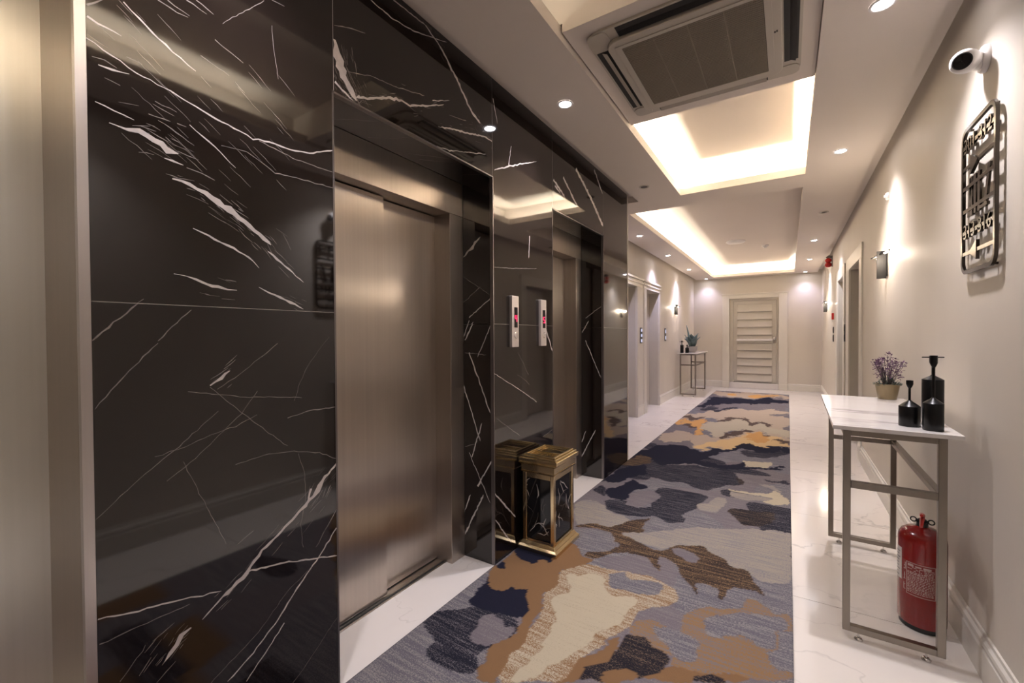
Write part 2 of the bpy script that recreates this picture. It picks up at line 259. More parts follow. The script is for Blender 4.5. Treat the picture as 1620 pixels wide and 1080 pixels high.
PATCHES=[('mel',[(-1.361,2.973),(-1.353,3.156),(-1.167,3.128),(-1.089,3.012),(-0.909,2.972),(-0.966,2.851),(-1.016,2.752),(-1.178,2.747),(-1.221,2.692)]),
('mel',[(-0.912,2.751),(-0.779,2.808),(-0.707,2.905),(-0.609,2.992),(-0.502,3.085),(-0.367,3.116),(0.021,3.346),(0.020,3.163),(-0.785,2.660)]),
('beige',[(-1.424,10.264),(-1.408,10.842),(0.020,10.832),(0.019,10.319),(-0.361,10.219),(-0.669,9.914),(-1.175,9.946)]),
('orange',[(-0.697,10.332),(-0.430,10.595),(-0.100,10.576),(-0.150,10.293),(-0.514,10.030)]),
('orange',[(-1.122,10.526),(-0.957,10.681),(-0.894,10.297),(-1.058,10.200)]),
('navy',[(-1.362,9.037),(-1.277,9.834),(-0.982,9.730),(-0.609,9.828),(-0.304,10.105),(0.019,10.011),(0.018,9.365),(-0.329,9.324),(-0.539,8.704),(-0.960,8.549),(-1.279,8.321),(-1.349,8.129)]),
('grey',[(-1.349,8.129),(-1.024,8.668),(-0.329,9.324),(0.018,9.130),(0.017,8.506),(-0.302,8.572),(-0.744,8.309),(-0.919,7.783),(-1.142,7.731),(-1.388,7.925)]),
('navyfleck',[(-1.326,8.143),(-1.099,8.466),(-1.032,8.137),(-0.760,8.480),(-0.737,8.226),(-1.153,7.807)]),
('beige',[(-1.425,6.680),(-1.380,7.350),(-1.153,7.807),(-0.737,8.226),(0.017,8.852),(0.022,6.788),(-0.349,7.200),(-0.743,7.363),(-1.089,7.085)]),
('grey',[(-0.326,8.059),(0.006,8.385),(0.016,8.035),(-0.279,7.933)]),
('orange',[(-1.406,6.692),(-1.173,6.939),(-1.042,6.781),(-0.940,6.368),(-0.936,5.855),(-1.015,6.004),(-1.019,6.376),(-1.172,6.458),(-1.310,6.434)]),
('brown',[(-1.404,6.896),(-1.173,6.939),(-1.069,7.238),(-1.180,7.244),(-1.362,7.135)]),
('brown',[(-1.336,6.359),(-1.181,6.512),(-1.024,6.407),(-1.116,6.261),(-1.278,6.276)]),
('lilac',[(-1.410,6.139),(-1.325,6.306),(-1.055,6.243),(-1.035,6.012),(-1.184,6.004)]),
('cream',[(-1.042,6.781),(-0.740,7.337),(-0.349,7.200),(0.022,6.788),(0.021,6.389),(-0.175,6.414),(-0.315,6.510),(-0.455,6.498),(-0.609,6.405),(-0.691,6.003),(-0.824,5.942),(-0.925,6.267)]),
('brown',[(-0.944,7.271),(-0.560,7.403),(-0.369,7.213),(-0.163,7.337),(-0.120,7.069),(-0.340,7.020),(-0.543,7.185),(-0.882,7.114)]),
('beige',[(-1.346,5.244),(-1.366,5.947),(-1.007,5.958),(-0.767,5.910),(-0.571,6.376),(-0.455,6.498),(-0.315,6.510),(-0.208,6.394),(-0.176,6.462),(0.021,6.343),(0.020,5.912),(-0.628,5.322),(-0.842,5.169),(-1.114,5.302)]),
('brown',[(-0.767,5.910),(-0.571,6.376),(-0.457,6.519),(-0.402,6.355),(-0.519,6.185),(-0.615,5.937)]),
('sand',[(-0.816,5.525),(-0.682,5.779),(-0.536,5.986),(-0.453,6.225),(-0.342,6.362),(-0.208,6.394),(0.020,5.912),(0.020,5.740),(-0.200,5.698),(-0.426,5.640),(-0.631,5.343),(-0.842,5.169),(-0.904,5.348)]),
('orange',[(-0.464,6.142),(-0.342,6.362),(-0.207,6.375),(-0.191,6.123),(-0.237,5.878),(-0.361,5.844)]),
('brown',[(-0.196,6.048),(0.021,6.077),(0.020,5.896),(-0.099,5.871)]),
('brown',[(-0.292,6.392),(-0.140,6.357),(-0.186,6.235)]),
('grey',[(-1.330,5.323),(-1.099,5.570),(-0.904,5.348),(-0.911,5.111),(-1.266,5.209)]),
('navy',[(-1.387,4.820),(-1.282,4.998),(-1.281,5.199),(-1.039,5.266),(-0.911,5.111),(-0.691,5.209),(-0.523,5.501),(-0.429,5.678),(-0.200,5.698),(0.019,5.680),(0.019,5.466),(-0.190,5.408),(-0.481,5.374),(-0.636,5.135),(-0.711,4.820),(-0.764,4.693),(-0.609,4.697),(-0.447,4.709),(-0.355,4.883),(-0.320,4.759),(-0.132,4.847),(0.017,4.910),(0.017,4.828),(-0.239,4.698),(-0.351,4.656),(-0.474,4.580),(-0.746,4.583),(-0.949,4.518),(-1.060,4.361),(-1.151,4.486),(-1.288,4.531),(-1.380,4.410)]),
('navyfleck',[(-0.440,5.254),(-0.263,5.435),(0.005,5.527),(0.019,5.398),(-0.181,5.177),(-0.343,5.110)]),
('cream',[(-0.384,4.908),(-0.309,5.004),(-0.135,4.977),(-0.131,4.841),(-0.308,4.778)]),
('brownfleck',[(-1.396,4.214),(-1.361,4.453),(-1.321,4.645),(-1.151,4.486),(-1.188,4.283),(-1.308,4.180)]),
('navyfleck',[(-1.188,4.283),(-0.944,4.492),(-0.671,4.543),(-0.410,4.592),(-0.306,4.213),(-0.424,4.095),(-0.502,3.961),(-0.566,3.838),(-0.700,3.925),(-0.827,3.936),(-1.087,3.918)]),
('navy',[(-1.367,3.949),(-1.315,4.204),(-1.161,4.241),(-1.098,3.960),(-1.193,3.902),(-1.244,3.633),(-1.370,3.637)]),
('navy',[(-1.294,3.471),(-1.202,3.549),(-1.168,3.819),(-1.076,3.737),(-0.989,3.681),(-1.093,3.492),(-1.058,3.284),(-1.211,3.282)]),
('navyfleck',[(-1.379,3.376),(-1.334,3.577),(-1.221,3.275),(-1.287,3.312)]),
('navyfleck',[(-1.167,3.128),(-1.210,3.245),(-1.058,3.302),(-1.020,3.185),(-0.915,3.217),(-0.829,3.271),(-0.909,3.359),(-0.844,3.472),(-0.864,3.654),(-0.754,3.642),(-0.786,3.471),(-0.697,3.319),(-0.572,3.153),(-0.700,3.045),(-0.784,3.139),(-0.860,3.061),(-0.997,3.007),(-1.098,3.038)]),
('lilac',[(-1.088,3.435),(-1.018,3.579),(-0.928,3.614),(-0.855,3.541),(-0.859,3.390),(-0.919,3.231),(-1.035,3.176)]),
('darkfleck',[(-0.376,3.535),(-0.270,3.585),(-0.172,3.581),(-0.070,3.645),(-0.074,3.434),(-0.141,3.310),(-0.266,3.287),(-0.299,3.351),(-0.346,3.442)]),
('cream',[(-0.416,4.014),(-0.324,4.008),(-0.119,4.027),(-0.096,4.150),(-0.037,4.086),(0.015,4.004),(0.014,3.879),(-0.102,3.789),(-0.169,3.825),(-0.076,3.948),(-0.265,3.945),(-0.399,3.962)]),
('mel',[(-0.594,3.518),(-0.496,3.580),(-0.496,3.744),(-0.423,3.770),(-0.388,3.647),(-0.442,3.413),(-0.519,3.381),(-0.579,3.426)]),
('mel',[(-0.397,3.943),(-0.263,3.926),(-0.086,3.935),(-0.174,3.822),(-0.358,3.773)]),
('mel',[(-0.217,4.268),(-0.105,4.292),(-0.006,4.106),(-0.101,4.146)]),
('navyfleck',[(-0.200,4.393),(0.005,4.496),(0.016,4.367),(-0.062,4.364)]),
('darkfleck',[(-0.381,4.402),(-0.312,4.300),(-0.303,4.170),(-0.350,4.185)]),
('brownfleck',[(-1.207,2.660),(-1.191,2.725),(-1.076,2.768),(-0.996,2.725),(-0.985,2.812),(-0.909,2.972),(-0.808,3.064),(-0.834,2.933),(-0.771,2.813),(-0.912,2.751),(-0.860,2.684),(-0.787,2.635),(-0.902,2.575),(-0.956,2.673),(-1.055,2.714)]),
('mel',[(-0.901,2.721),(-0.815,2.799),(-0.655,2.875),(-0.536,3.069),(-0.295,3.195),(0.027,3.347),(0.022,2.634),(-0.119,2.560),(-0.191,2.673),(-0.258,2.648),(-0.297,2.747),(-0.386,2.748),(-0.431,2.840),(-0.562,2.758),(-0.634,2.640),(-0.776,2.666),(-0.868,2.674)]),
('blue',[(-1.182,2.642),(-0.977,2.721),(-0.901,2.610),(-1.000,2.484),(-0.894,2.489),(-0.996,2.386),(-1.074,2.280),(-1.210,2.528)]),
('lilac',[(-0.919,2.304),(-0.871,2.426),(-0.701,2.521),(-0.651,2.454),(-0.579,2.349),(-0.701,2.304),(-0.819,2.280)]),
('lilac',[(-0.644,2.549),(-0.554,2.568),(-0.484,2.408),(-0.550,2.351),(-0.594,2.472)]),
('tanfleck',[(-0.385,1.784),(-0.388,1.934),(-0.396,2.094),(-0.322,2.202),(-0.174,2.270),(-0.185,2.338),(-0.123,2.403),(-0.050,2.300),(0.020,2.356),(0.019,2.211),(-0.037,2.196),(-0.020,2.068),(-0.063,2.004),(-0.046,1.920),(0.017,1.936),(0.017,1.897),(-0.102,1.822),(-0.167,1.820),(-0.305,1.749),(-0.394,1.726)]),
('blue',[(-0.320,2.107),(-0.260,2.191),(-0.160,2.242),(-0.073,2.297),(-0.007,2.304),(0.004,2.244),(-0.047,2.149),(-0.030,2.062),(-0.084,2.028),(-0.159,2.078),(-0.210,2.046),(-0.257,1.986),(-0.294,2.014)]),
('tanfleck',[(-0.579,1.899),(-0.504,1.992),(-0.390,1.913),(-0.385,1.784),(-0.406,1.779),(-0.469,1.786),(-0.497,1.826),(-0.573,1.839)]),
('blue',[(-0.510,1.921),(-0.422,1.955),(-0.313,1.922),(-0.297,1.857),(-0.349,1.763),(-0.392,1.815),(-0.471,1.862)]),
('tan',[(-1.376,1.914),(-1.384,2.124),(-1.380,2.247),(-1.102,2.463),(-1.032,2.325),(-0.921,2.310),(-0.965,2.232),(-1.036,2.127),(-1.044,2.073),(-0.991,1.984),(-1.030,1.874),(-0.977,1.765),(-0.967,1.666),(-0.950,1.601),(-0.936,1.520),(-0.938,1.435),(-0.927,1.340),(-0.918,1.299),(-0.978,1.262),(-1.007,1.340),(-1.046,1.422),(-1.030,1.490),(-0.974,1.541),(-1.006,1.598),(-1.014,1.671),(-1.015,1.729),(-1.083,1.800),(-1.110,1.880),(-1.135,1.845),(-1.196,1.855),(-1.179,1.808),(-1.263,1.756),(-1.305,1.801)]),
('navy',[(-1.394,2.156),(-1.396,2.413),(-1.189,2.325),(-1.133,2.152),(-1.191,2.170),(-1.195,2.095),(-1.294,2.105)]),
('navy',[(-1.373,1.950),(-1.390,2.045),(-1.296,1.981)]),
('tan',[(-0.745,1.408),(-0.706,1.546),(-0.645,1.693),(-0.585,1.800),(-0.581,1.696),(-0.619,1.593),(-0.664,1.531),(-0.666,1.458)]),
('tan',[(-0.582,1.511),(-0.588,1.571),(-0.540,1.626),(-0.483,1.620),(-0.463,1.586)]),
('tan',[(-0.394,1.726),(-0.305,1.749),(-0.167,1.820),(-0.093,1.820),(-0.463,1.586),(-0.420,1.660)]),
('navyfleck',[(-1.391,1.400),(-1.380,1.499),(-1.260,1.612),(-1.134,1.642),(-1.036,1.646),(-0.974,1.541),(-1.030,1.490),(-1.051,1.428),(-1.081,1.310),(-1.133,1.269),(-1.182,1.299),(-1.210,1.338),(-1.342,1.376)]),
('navy',[(-1.375,1.898),(-1.263,1.756),(-1.179,1.808),(-1.196,1.855),(-1.135,1.845),(-1.110,1.880),(-1.083,1.800),(-1.015,1.729),(-1.014,1.671),(-1.044,1.647),(-1.128,1.634),(-1.242,1.611),(-1.310,1.632),(-1.327,1.688),(-1.311,1.798)]),
('lilac',[(-1.164,1.488),(-1.177,1.568),(-1.151,1.620),(-1.095,1.608),(-1.064,1.572),(-1.011,1.595),(-0.989,1.536),(-1.026,1.463),(-1.100,1.426),(-1.152,1.443)]),
('halo',[(-1.044,2.073),(-1.008,2.213),(-0.914,2.271),(-0.819,2.280),(-0.676,2.320),(-0.550,2.290),(-0.475,2.264),(-0.443,2.176),(-0.502,2.088),(-0.586,2.011),(-0.579,1.899),(-0.608,1.796),(-0.669,1.659),(-0.706,1.546),(-0.710,1.430),(-0.923,1.296),(-0.938,1.435),(-0.950,1.601),(-0.956,1.673),(-0.972,1.768),(-1.024,1.878),(-0.997,1.980)]),
('cream',[(-1.005,2.098),(-0.882,2.191),(-0.817,2.168),(-0.757,2.046),(-0.676,2.083),(-0.611,2.097),(-0.606,2.035),(-0.635,1.956),(-0.636,1.841),(-0.676,1.774),(-0.701,1.677),(-0.747,1.556),(-0.784,1.481),(-0.799,1.375),(-0.869,1.330),(-0.877,1.422),(-0.847,1.528),(-0.882,1.603),(-0.870,1.672),(-0.893,1.758),(-0.968,1.846),(-0.971,1.898),(-0.915,1.974),(-0.970,2.041)]),
('blue',[(-0.830,2.223),(-0.762,2.299),(-0.698,2.243),(-0.603,2.272),(-0.523,2.263),(-0.535,2.171),(-0.621,2.131),(-0.715,2.114),(-0.781,2.130)]),
('brownfleck',[(-1.000,2.731),(-0.994,2.769),(-0.908,2.741),(-0.796,2.675),(-0.694,2.614),(-0.618,2.642),(-0.563,2.765),(-0.431,2.840),(-0.386,2.748),(-0.297,2.747),(-0.258,2.648),(-0.178,2.681),(-0.137,2.549),(-0.083,2.423),(-0.139,2.469),(-0.239,2.455),(-0.261,2.303),(-0.286,2.301),(-0.292,2.407),(-0.411,2.392),(-0.371,2.261),(-0.413,2.331),(-0.484,2.408),(-0.514,2.522),(-0.585,2.567),(-0.637,2.553),(-0.573,2.384),(-0.655,2.469),(-0.686,2.523),(-0.812,2.501),(-0.891,2.432),(-0.924,2.318),(-1.004,2.323),(-0.996,2.386),(-0.888,2.473),(-0.875,2.562),(-0.927,2.660)]),
('brownfleck',[(-1.206,2.651),(-1.155,2.770),(-0.994,2.769),(-0.934,2.939),(-0.818,3.011),(-0.842,2.829),(-0.937,2.770),(-0.995,2.719),(-1.126,2.701)]),
('lilac',[(-0.587,2.681),(-0.524,2.732),(-0.420,2.670),(-0.417,2.600),(-0.480,2.578),(-0.551,2.626)]),
('darkfleck',[(-0.573,1.839),(-0.497,1.826),(-0.469,1.786),(-0.406,1.779),(-0.394,1.726),(-0.420,1.660),(-0.463,1.586),(-0.483,1.620),(-0.540,1.626),(-0.588,1.571),(-0.582,1.511),(-0.666,1.458),(-0.664,1.531),(-0.619,1.593),(-0.581,1.696),(-0.577,1.775)]),
('darkfleck',[(-0.300,1.720),(-0.260,1.778),(-0.201,1.775),(-0.180,1.761),(-0.286,1.695)]),
]
# ---------------------------------------------------------------- floor
XW, XL, XR, YE, YB = -1.389, -2.02, .635, 11.75, -2.6
fl = struct(B().box(-2.4, 1.1, YB, 12.2, -.06, -.004).build('floor', 'grout'))
xs = [-2.4, -1.2, -.3, 1.1]
ys = [YB, -2.26, -1.06, .14, 1.34, 2.54, 3.74, 4.94, 6.14, 7.34, 8.54, 9.74, 10.94, 12.2]
for i in range(len(xs)-1):
    for j in range(len(ys)-1):
        g = .0016
        t = B().box(xs[i]+g, xs[i+1]-g, ys[j]+g, ys[j+1]-g, -.01, 0).build('tile', 'tile', fl)
# ---------------------------------------------------------------- ceiling: slab with recesses, shadow gaps along the walls
R1 = (-.893, .122, -1.25, 4.48); R2 = (-1.52, .116, 4.87, 11.38)
b = B()
rects_plate(b, -1.30, .553, YB, 4.46, [R1], H_SLAB, H_SLAB+.02)
rects_plate(b, -1.95, .553, 4.46, 11.68, [(-.893, .122, 4.0, 4.48), R2], H_SLAB, H_SLAB+.02)
def lip(b, h, t=.015, z0=H_SLAB+.02, z1=2.735):
    x0, x1, y0, y1 = h
    b.box(x0-t, x0, y0-t, y1+t, z0, z1).box(x1, x1+t, y0-t, y1+t, z0, z1).box(x0, x1, y0-t, y0, z0, z1).box(x0, x1, y1, y1+t, z0, z1)
lip(b, R1); lip(b, R2)
# fascia of the slab at the shadow gaps
zf0, zf1 = H_SLAB+.02, 2.735
b.box(-1.30, -1.285, YB, 4.46, zf0, zf1).box(-1.95, -1.30, 4.46, 4.475, zf0, zf1).box(-1.95, -1.935, 4.46, 11.68, zf0, zf1)
b.box(-1.95, .553, 11.665, 11.68, zf0, zf1).box(.538, .553, YB, 11.68, zf0, zf1)
C1 = (-1.06, .29, -1.42, 4.64); C2 = (-1.70, .29, 4.74, 11.56)
rects_plate(b, -2.3, 1.0, YB, 12.0, [C1, C2], 2.735, 2.745)
def cavity(b, c, z0=H_SLAB+.02, z1=2.905, t=.02):
    x0, x1, y0, y1 = c
    b.box(x0-t, x0, y0-t, y1+t, z0, z1).box(x1, x1+t, y0-t, y1+t, z0, z1).box(x0, x1, y0-t, y0, z0, z1).box(x0, x1, y1, y1+t, z0, z1)
    b.box(x0-t, x1+t, y0-t, y1+t, z1, z1+.02)
cavity(b, C1); cavity(b, C2)
# dropped plaster box that carries the air conditioner
b.box(-.884, .1195, 1.825, 2.875, 2.70, 2.74); b.box(-1.059, .289, 1.825, 2.875, 2.74, 2.904)
struct(b.build('ceiling', 'ceiling'))
# ---------------------------------------------------------------- walls
def wall_y(b, x0, x1, ya, yb, z1, opens):                      # wall running along y, openings (y0,y1,top)
    y = ya
    for (o0, o1, top) in opens:
        b.box(x0, x1, y, o0, 0, z1); b.box(x0, x1, o0, o1, top, z1); y = o1
    b.box(x0, x1, y, yb, 0, z1)
b = B(); wall_y(b, XR, XR+.2, YB, YE+.2, 2.735, [(5.73, 6.61, 2.075), (7.29, 8.04, 2.075)])
wr = struct(b.build('wall_right', 'wall'))
b = B(); wall_y(b, XL-.2, XL, 4.40, YE+.2, 2.735, [(5.88, 6.75, 2.06), (7.286, 8.14, 2.06)])
wl = struct(b.build('wall_left', 'wall'))
b = B(); b.box(-2.22, -1.206, YE, YE+.2, 0, 2.735).box(-.18, .835, YE, YE+.2, 0, 2.735).box(-1.206, -.18, YE, YE+.2, 2.16, 2.735)
we = struct(b.build('wall_back', 'wall'))
struct(B().box(-2.4, .84, YB-.1, YB, 0, 2.735).build('wall_front', 'wall'))
# baseboards: profiled skirting
def skirt_prof(t=.02, h=.165): return [(0, 0), (t, 0), (t, h*.68), (t*.72, h*.72), (t*.72, h*.76), (t*.95, h*.79), (t*.85, h*.87), (t*.45, h*.92), (t*.4, h), (0, h)]
def skirt(b, side, a0, a1, pos):
    if side == 'r': fn = lambda u, v, h: (pos-u, h, v)
    if side == 'l': fn = lambda u, v, h: (pos+u, h, v)
    if side == 'e': fn = lambda u, v, h: (h, pos-u, v)
    b.prism(skirt_prof(), fn, a0, a1)
b = B(); skirt(b, 'r', YB, 5.56, XR); skirt(b, 'r', 8.31, YE, XR)
struct(b.build('baseboard_right', 'trim'))
b = B(); skirt(b, 'l', 4.40, 5.7, XL); skirt(b, 'l', 8.14, YE, XL)
struct(b.build('baseboard_left', 'trim'))
b = B(); skirt(b, 'e', XL, -1.36, YE); skirt(b, 'e', -.005, XR, YE)
struct(b.build('baseboard_back', 'trim'))

# ---------------------------------------------------------------- dark marble lift wall
b = B()
def core(y0, y1): b.box(-2.2, XW-.022, y0, y1, 0, 2.735)
core(.335, .958); core(1.998, 2.678); core(3.715, 4.40)
b.box(-2.2, XW-.022, .958, 1.998, 2.205, 2.735).box(-2.2, XW-.022, 2.678, 3.715, 2.205, 2.735)
b.box(-2.2, XW-.022, YB, .335, 2.52, 2.735); b.box(-2.2, XW-.022, YB, -.75, 0, 2.52)
mw = struct(b.build('wall_marble', 'grout'))
rng = random.Random(11)
def ribbon(pts, jit=.10):
    """a vein outline from (u, v, width in mm) points, with a wandering edge"""
    P = []
    for i in range(len(pts)-1):
        a, c = pts[i], pts[i+1]; L = math.hypot(c[0]-a[0], c[1]-a[1]); n = max(1, int(L/.014))
        for k in range(n):
            t = k/n; wdt = (a[2]+(c[2]-a[2])*t)/1000
            nx, ny = -(c[1]-a[1])/max(L, 1e-6), (c[0]-a[0])/max(L, 1e-6)
            off = rng.gauss(0, .0009+wdt*jit)*(0 if i == 0 and k == 0 else 1)
            P.append((a[0]+(c[0]-a[0])*t+nx*off, a[1]+(c[1]-a[1])*t+ny*off, wdt*rng.uniform(.65, 1.3), nx, ny))
    a, c = pts[-2], pts[-1]; L = max(math.hypot(c[0]-a[0], c[1]-a[1]), 1e-6)
    P.append((c[0], c[1], min(c[2], 1.2)/1000, -(c[1]-a[1])/L, (c[0]-a[0])/L))
    Lf = [(p[0]+p[3]*p[2]/2, p[1]+p[4]*p[2]/2) for p in P]; Rt = [(p[0]-p[3]*p[2]/2, p[1]-p[4]*p[2]/2) for p in P]
    quads = []
    for i in range(len(P)-1): quads.append([Lf[i], Rt[i], Rt[i+1], Lf[i+1]])
    return quads
def marble_panel(name, u0, u1, v0, v1, place, thick, veins, parent, mats=('marble', 'vein', 'vein_thin')):
    """slab: front face cut by the veins (same plane, other stone), plain sides and back; place(u, v, depth)"""
    vs = [Vector((u0, v0)), Vector((u1, v0)), Vector((u1, v1)), Vector((u0, v1))]; fs = [[0, 1, 2, 3]]; kind = [0]
    for ve in veins:
        thin = max(p[2] for p in ve) < 3.9
        for q in ribbon(ve):
            q = [(min(max(x, u0), u1), min(max(y, v0), v1)) for x, y in q]
            ar = sum(q[i][0]*q[(i+1) % 4][1]-q[(i+1) % 4][0]*q[i][1] for i in range(4))
            if abs(ar) < 2e-7: continue
            if ar < 0: q.reverse()
            o = len(vs); vs += [Vector(p) for p in q]; fs.append([o, o+1, o+2, o+3]); kind.append(2 if thin else 1)
    V, E, F, _, _, _ = delaunay_2d_cdt(vs, [(f[i], f[(i+1) % 4]) for f in fs for i in range(4)], [], 0, 1e-5)
    C = np.array([[(V[f[0]].x+V[f[1]].x+V[f[2]].x)/3, (V[f[0]].y+V[f[1]].y+V[f[2]].y)/3] for f in F]); lab = np.zeros(len(F), int)
    for q, k in zip(fs[1:], kind[1:]):
        Q = [vs[i] for i in q]; ins = np.zeros(len(F), bool)
        for i in range(4):
            (ax, ay), (cx, cy) = Q[i], Q[i-1]
            if ay == cy: continue
            ins ^= ((ay > C[:, 1]) != (cy > C[:, 1])) & (C[:, 0] < (cx-ax)*(C[:, 1]-ay)/(cy-ay)+ax)
        lab[ins] = np.where(lab[ins] == 1, 1, k)
    b = B(); fm = [int(x) for x in lab]
    b.add([place(p.x, p.y, 0) for p in V], F, 0); b.m = fm
    c = [(u0, v0), (u1, v0), (u1, v1), (u0, v1)]
    b.add([place(u, v, 0) for u, v in c]+[place(u, v, thick) for u, v in c], [(0, 1, 5, 4), (1, 2, 6, 5), (2, 3, 7, 6), (3, 0, 4, 7), (4, 5, 6, 7)], 0)
    return b.build(name, list(mats), parent, fix=False)
front = lambda u, v, d: (XW-d, u, v)
def clip(veins, v0, v1, u0=-9, u1=9): return [v for v in veins if any(v0-.02 <= p[1] <= v1+.02 and u0-.02 <= p[0] <= u1+.02 for p in v)]
def wild(n, u0, u1, v0, v1, lean=1):
    out = []
    for _ in range(n):
        u, v = rng.uniform(u0, u1), rng.uniform(v0, v1); a = rng.choice([1.05, 1.2, 2.2, .35])+rng.gauss(0, .15); L = rng.uniform(.12, .5); wd = rng.choice([1.2, 1.6, 2.2, 4.5])
        pts = [(u, v, wd)]
        for k in range(4):
            a += rng.gauss(0, .16); u += math.cos(a)*L/4; v += math.sin(a)*L/4; pts.append((u, v, wd*rng.uniform(.6, 1.1)))
        out.append(pts)
    return out
def feather(veins, n=2.2):
    """short hairline streaks that run alongside the broad veins"""
    out = []
    for ve in veins:
        for a, c in zip(ve[:-1], ve[1:]):
            wd = max(a[2], c[2])
            if wd < 6.5: continue
            an = math.atan2(c[1]-a[1], c[0]-a[0]); L = math.hypot(c[0]-a[0], c[1]-a[1])
            for _ in range(int(n*wd/4)):
                t = rng.random(); o = rng.gauss(0, .016+wd*.0007); l = rng.uniform(.012, .055); d = an+rng.gauss(0, .10)
                u, v = a[0]+(c[0]-a[0])*t-math.sin(an)*o, a[1]+(c[1]-a[1])*t+math.cos(an)*o; wk = rng.uniform(.7, 2.4)
                out.append([(u, v, wk*.5), (u+math.cos(d)*l*.5, v+math.sin(d)*l*.5, wk), (u+math.cos(d)*l, v+math.sin(d)*l, wk*.4)])
    return out
PIER_A += feather(PIER_A, 1.7)+[[(x, y, min(w, 1.3)) for x, y, w in v] for v in wild(7, .36, .9, .1, 1.3)]+[[(u, v, .7), (u+l*.5, v-l*.36, 1.6), (u+l, v-l*.75, .6)] for u, v, l in ((rng.uniform(.35, .8), rng.uniform(1.75, 2.15), rng.uniform(.02, .08)) for _ in range(40))]
LINTEL += feather(LINTEL, 3)
g = .0011; ZT = 2.732
marble_panel('marble_panel', .323, .978, 1.387+g, ZT, front, .02, clip(PIER_A, 1.387, ZT), mw)
marble_panel('marble_panel', .323, .978, .002, 1.387-g, front, .02, clip(PIER_A, 0, 1.387), mw)
marble_panel('marble_panel', .978+g*2, 1.976-g, 2.183, ZT, front, .02, LINTEL, mw)
marble_panel('marble_panel', 1.976+g, 2.702-g, 1.366+g, ZT, front, .02, clip(PIER_B, 1.366, ZT), mw)
marble_panel('marble_panel', 1.976+g, 2.702-g, .002, 1.366-g, front, .02, clip(PIER_B, 0, 1.366)+wild(4, 2.0, 2.6, .1, 1.2), mw)
marble_panel('marble_panel', 2.702+g, 3.688-g, 2.183, ZT, front, .02, LINTEL_B, mw)
marble_panel('marble_panel', 3.688+g, 4.358, 1.366+g, ZT, front, .02, [], mw)
marble_panel('marble_panel', 3.688+g, 4.358, .002, 1.366-g, front, .02, [], mw)
M['joint'] = mat('light_joint', (.36, .33, .31), .4)
for y0, y1, z in ((.323, .978, 1.387), (1.976, 2.702, 1.366), (3.688, 4.358, 1.366)):
    B().box(XW-.006, XW-.0004, y0+.002, y1-.002, z-g, z+g).build('joint', 'joint', mw)
for y, z0 in ((1.976, 2.19), (2.702, 2.19), (3.688, 2.19), (.979, 2.19)):
    B().box(XW-.006, XW-.0004, y-.0006, y+.0006+g, z0, ZT).build('joint', 'joint', mw)
# block end, facing the far part of the corridor
endf = lambda u, v, d: (u, 4.40-d, v)
struct(B().box(-2.02, XW-.001, 4.380, 4.40, 0, 2.735).build('trim_1', 'wall'))
def portal(y0, y1, veins_far):
    far = lambda u, v, d: (u, y1+d, v); near = lambda u, v, d: (u, y0-d, v); top = lambda u, v, d: (u, v, 2.183+d)
    for z0, z1 in ((.002, 1.366-g), (1.366+g, 2.183)):
        marble_panel('marble_panel', -1.602, XW-.021, z0, z1, far, .02, clip(veins_far, z0, z1), mw)
        marble_panel('marble_panel', -1.602, XW-.021, z0, z1, near, .02, [], mw)
    marble_panel('marble_panel', -1.602, XW-.021, y0, y1, top, .02,
                 [[(-1.602+rng.uniform(0, .1), y0+k, 1.6), (-1.5, y0+k+.06, 1.8), (-1.42, y0+k+rng.uniform(.1, .16), 1.6)] for k in (.1, .3, .52, .6, .82)], mw)
    # thin metal corner beads
    t = B().box(XW-.0205, XW+.0012, y1-.0005, y1+.0065, .002, 2.19).box(XW-.0205, XW+.0012, y0-.0065, y0+.0005, .002, 2.19).box(XW-.0205, XW+.0012, y0-.0065, y1+.0065, 2.182, 2.189)
    t.build('edge_bead', 'bead', mw)
M['bead'] = mat('anodised_bead', (.22, .20, .20), .3, .9)
JAMB_B = [[(p[0], p[1]+.05, p[2]*.9) for p in v] for v in JAMB[3:12:2]]
portal(.978, 1.976, JAMB); portal(2.702, 3.688, JAMB_B)
# bright corner trim and steel reveal of the nearest lift at the picture's left border
struct(B().box(XW-.021, XW+.001, .302, .322, 0, 2.5).build('trim_2', 'steel_trim'))

# ---------------------------------------------------------------- lift doors
def lift_door(n, y0, y1):
    r = root('door_%d' % n, ((-1.66), (y0+y1)/2, 0))
    f = B()
    f.box(-1.76, -1.603, y1-.116, y1-.001, .001, 1.99); f.box(-1.76, -1.603, y0+.001, y0+.116, .001, 1.99); f.box(-1.76, -1.603, y0+.001, y1-.001, 1.9905, 2.182)
    f.build('door_frame', 'steel', r, bevel=.0015)
    ym = y0+.478
    B().box(-1.700, -1.680, y0+.10, ym, .012, 1.985).build('door_panel', 'steel', r, bevel=.001)
    B().box(-1.738, -1.718, ym-.03, y1-.10, .012, 1.985).build('door_panel', 'steel', r, bevel=.001)
    B().box(-1.80, -1.765, y0+.02, y1-.02, .001, 2.1).build('shaft_backing', 'dark', r)
    s = B().box(-1.76, -1.672, y0+.117, y1-.117, .001, .006).box(-1.655, -1.645, y0+.117, y1-.117, .001, .006)
    s.build('door_sill', 'steel_trim', r); B().box(-1.672, -1.655, y0+.117, y1-.117, .0005, .002).build('sill_groove', 'dark', r)
    B().box(-1.645, XW, y0+.001, y1-.001, .0005, .004).build('threshold', 'sill_marble', r)
    return r
lift_door(1, .978, 1.976); lift_door(2, 2.702, 3.688)
r = root('door_3', (-1.66, -.2, 0))
B().box(-1.69, XW-.022, .302, .334, .001, 2.5).build('door_frame', 'steel', r)
B().box(-1.71, -1.69, -.74, .334, .012, 2.5).build('door_panel', 'steel_light', r)

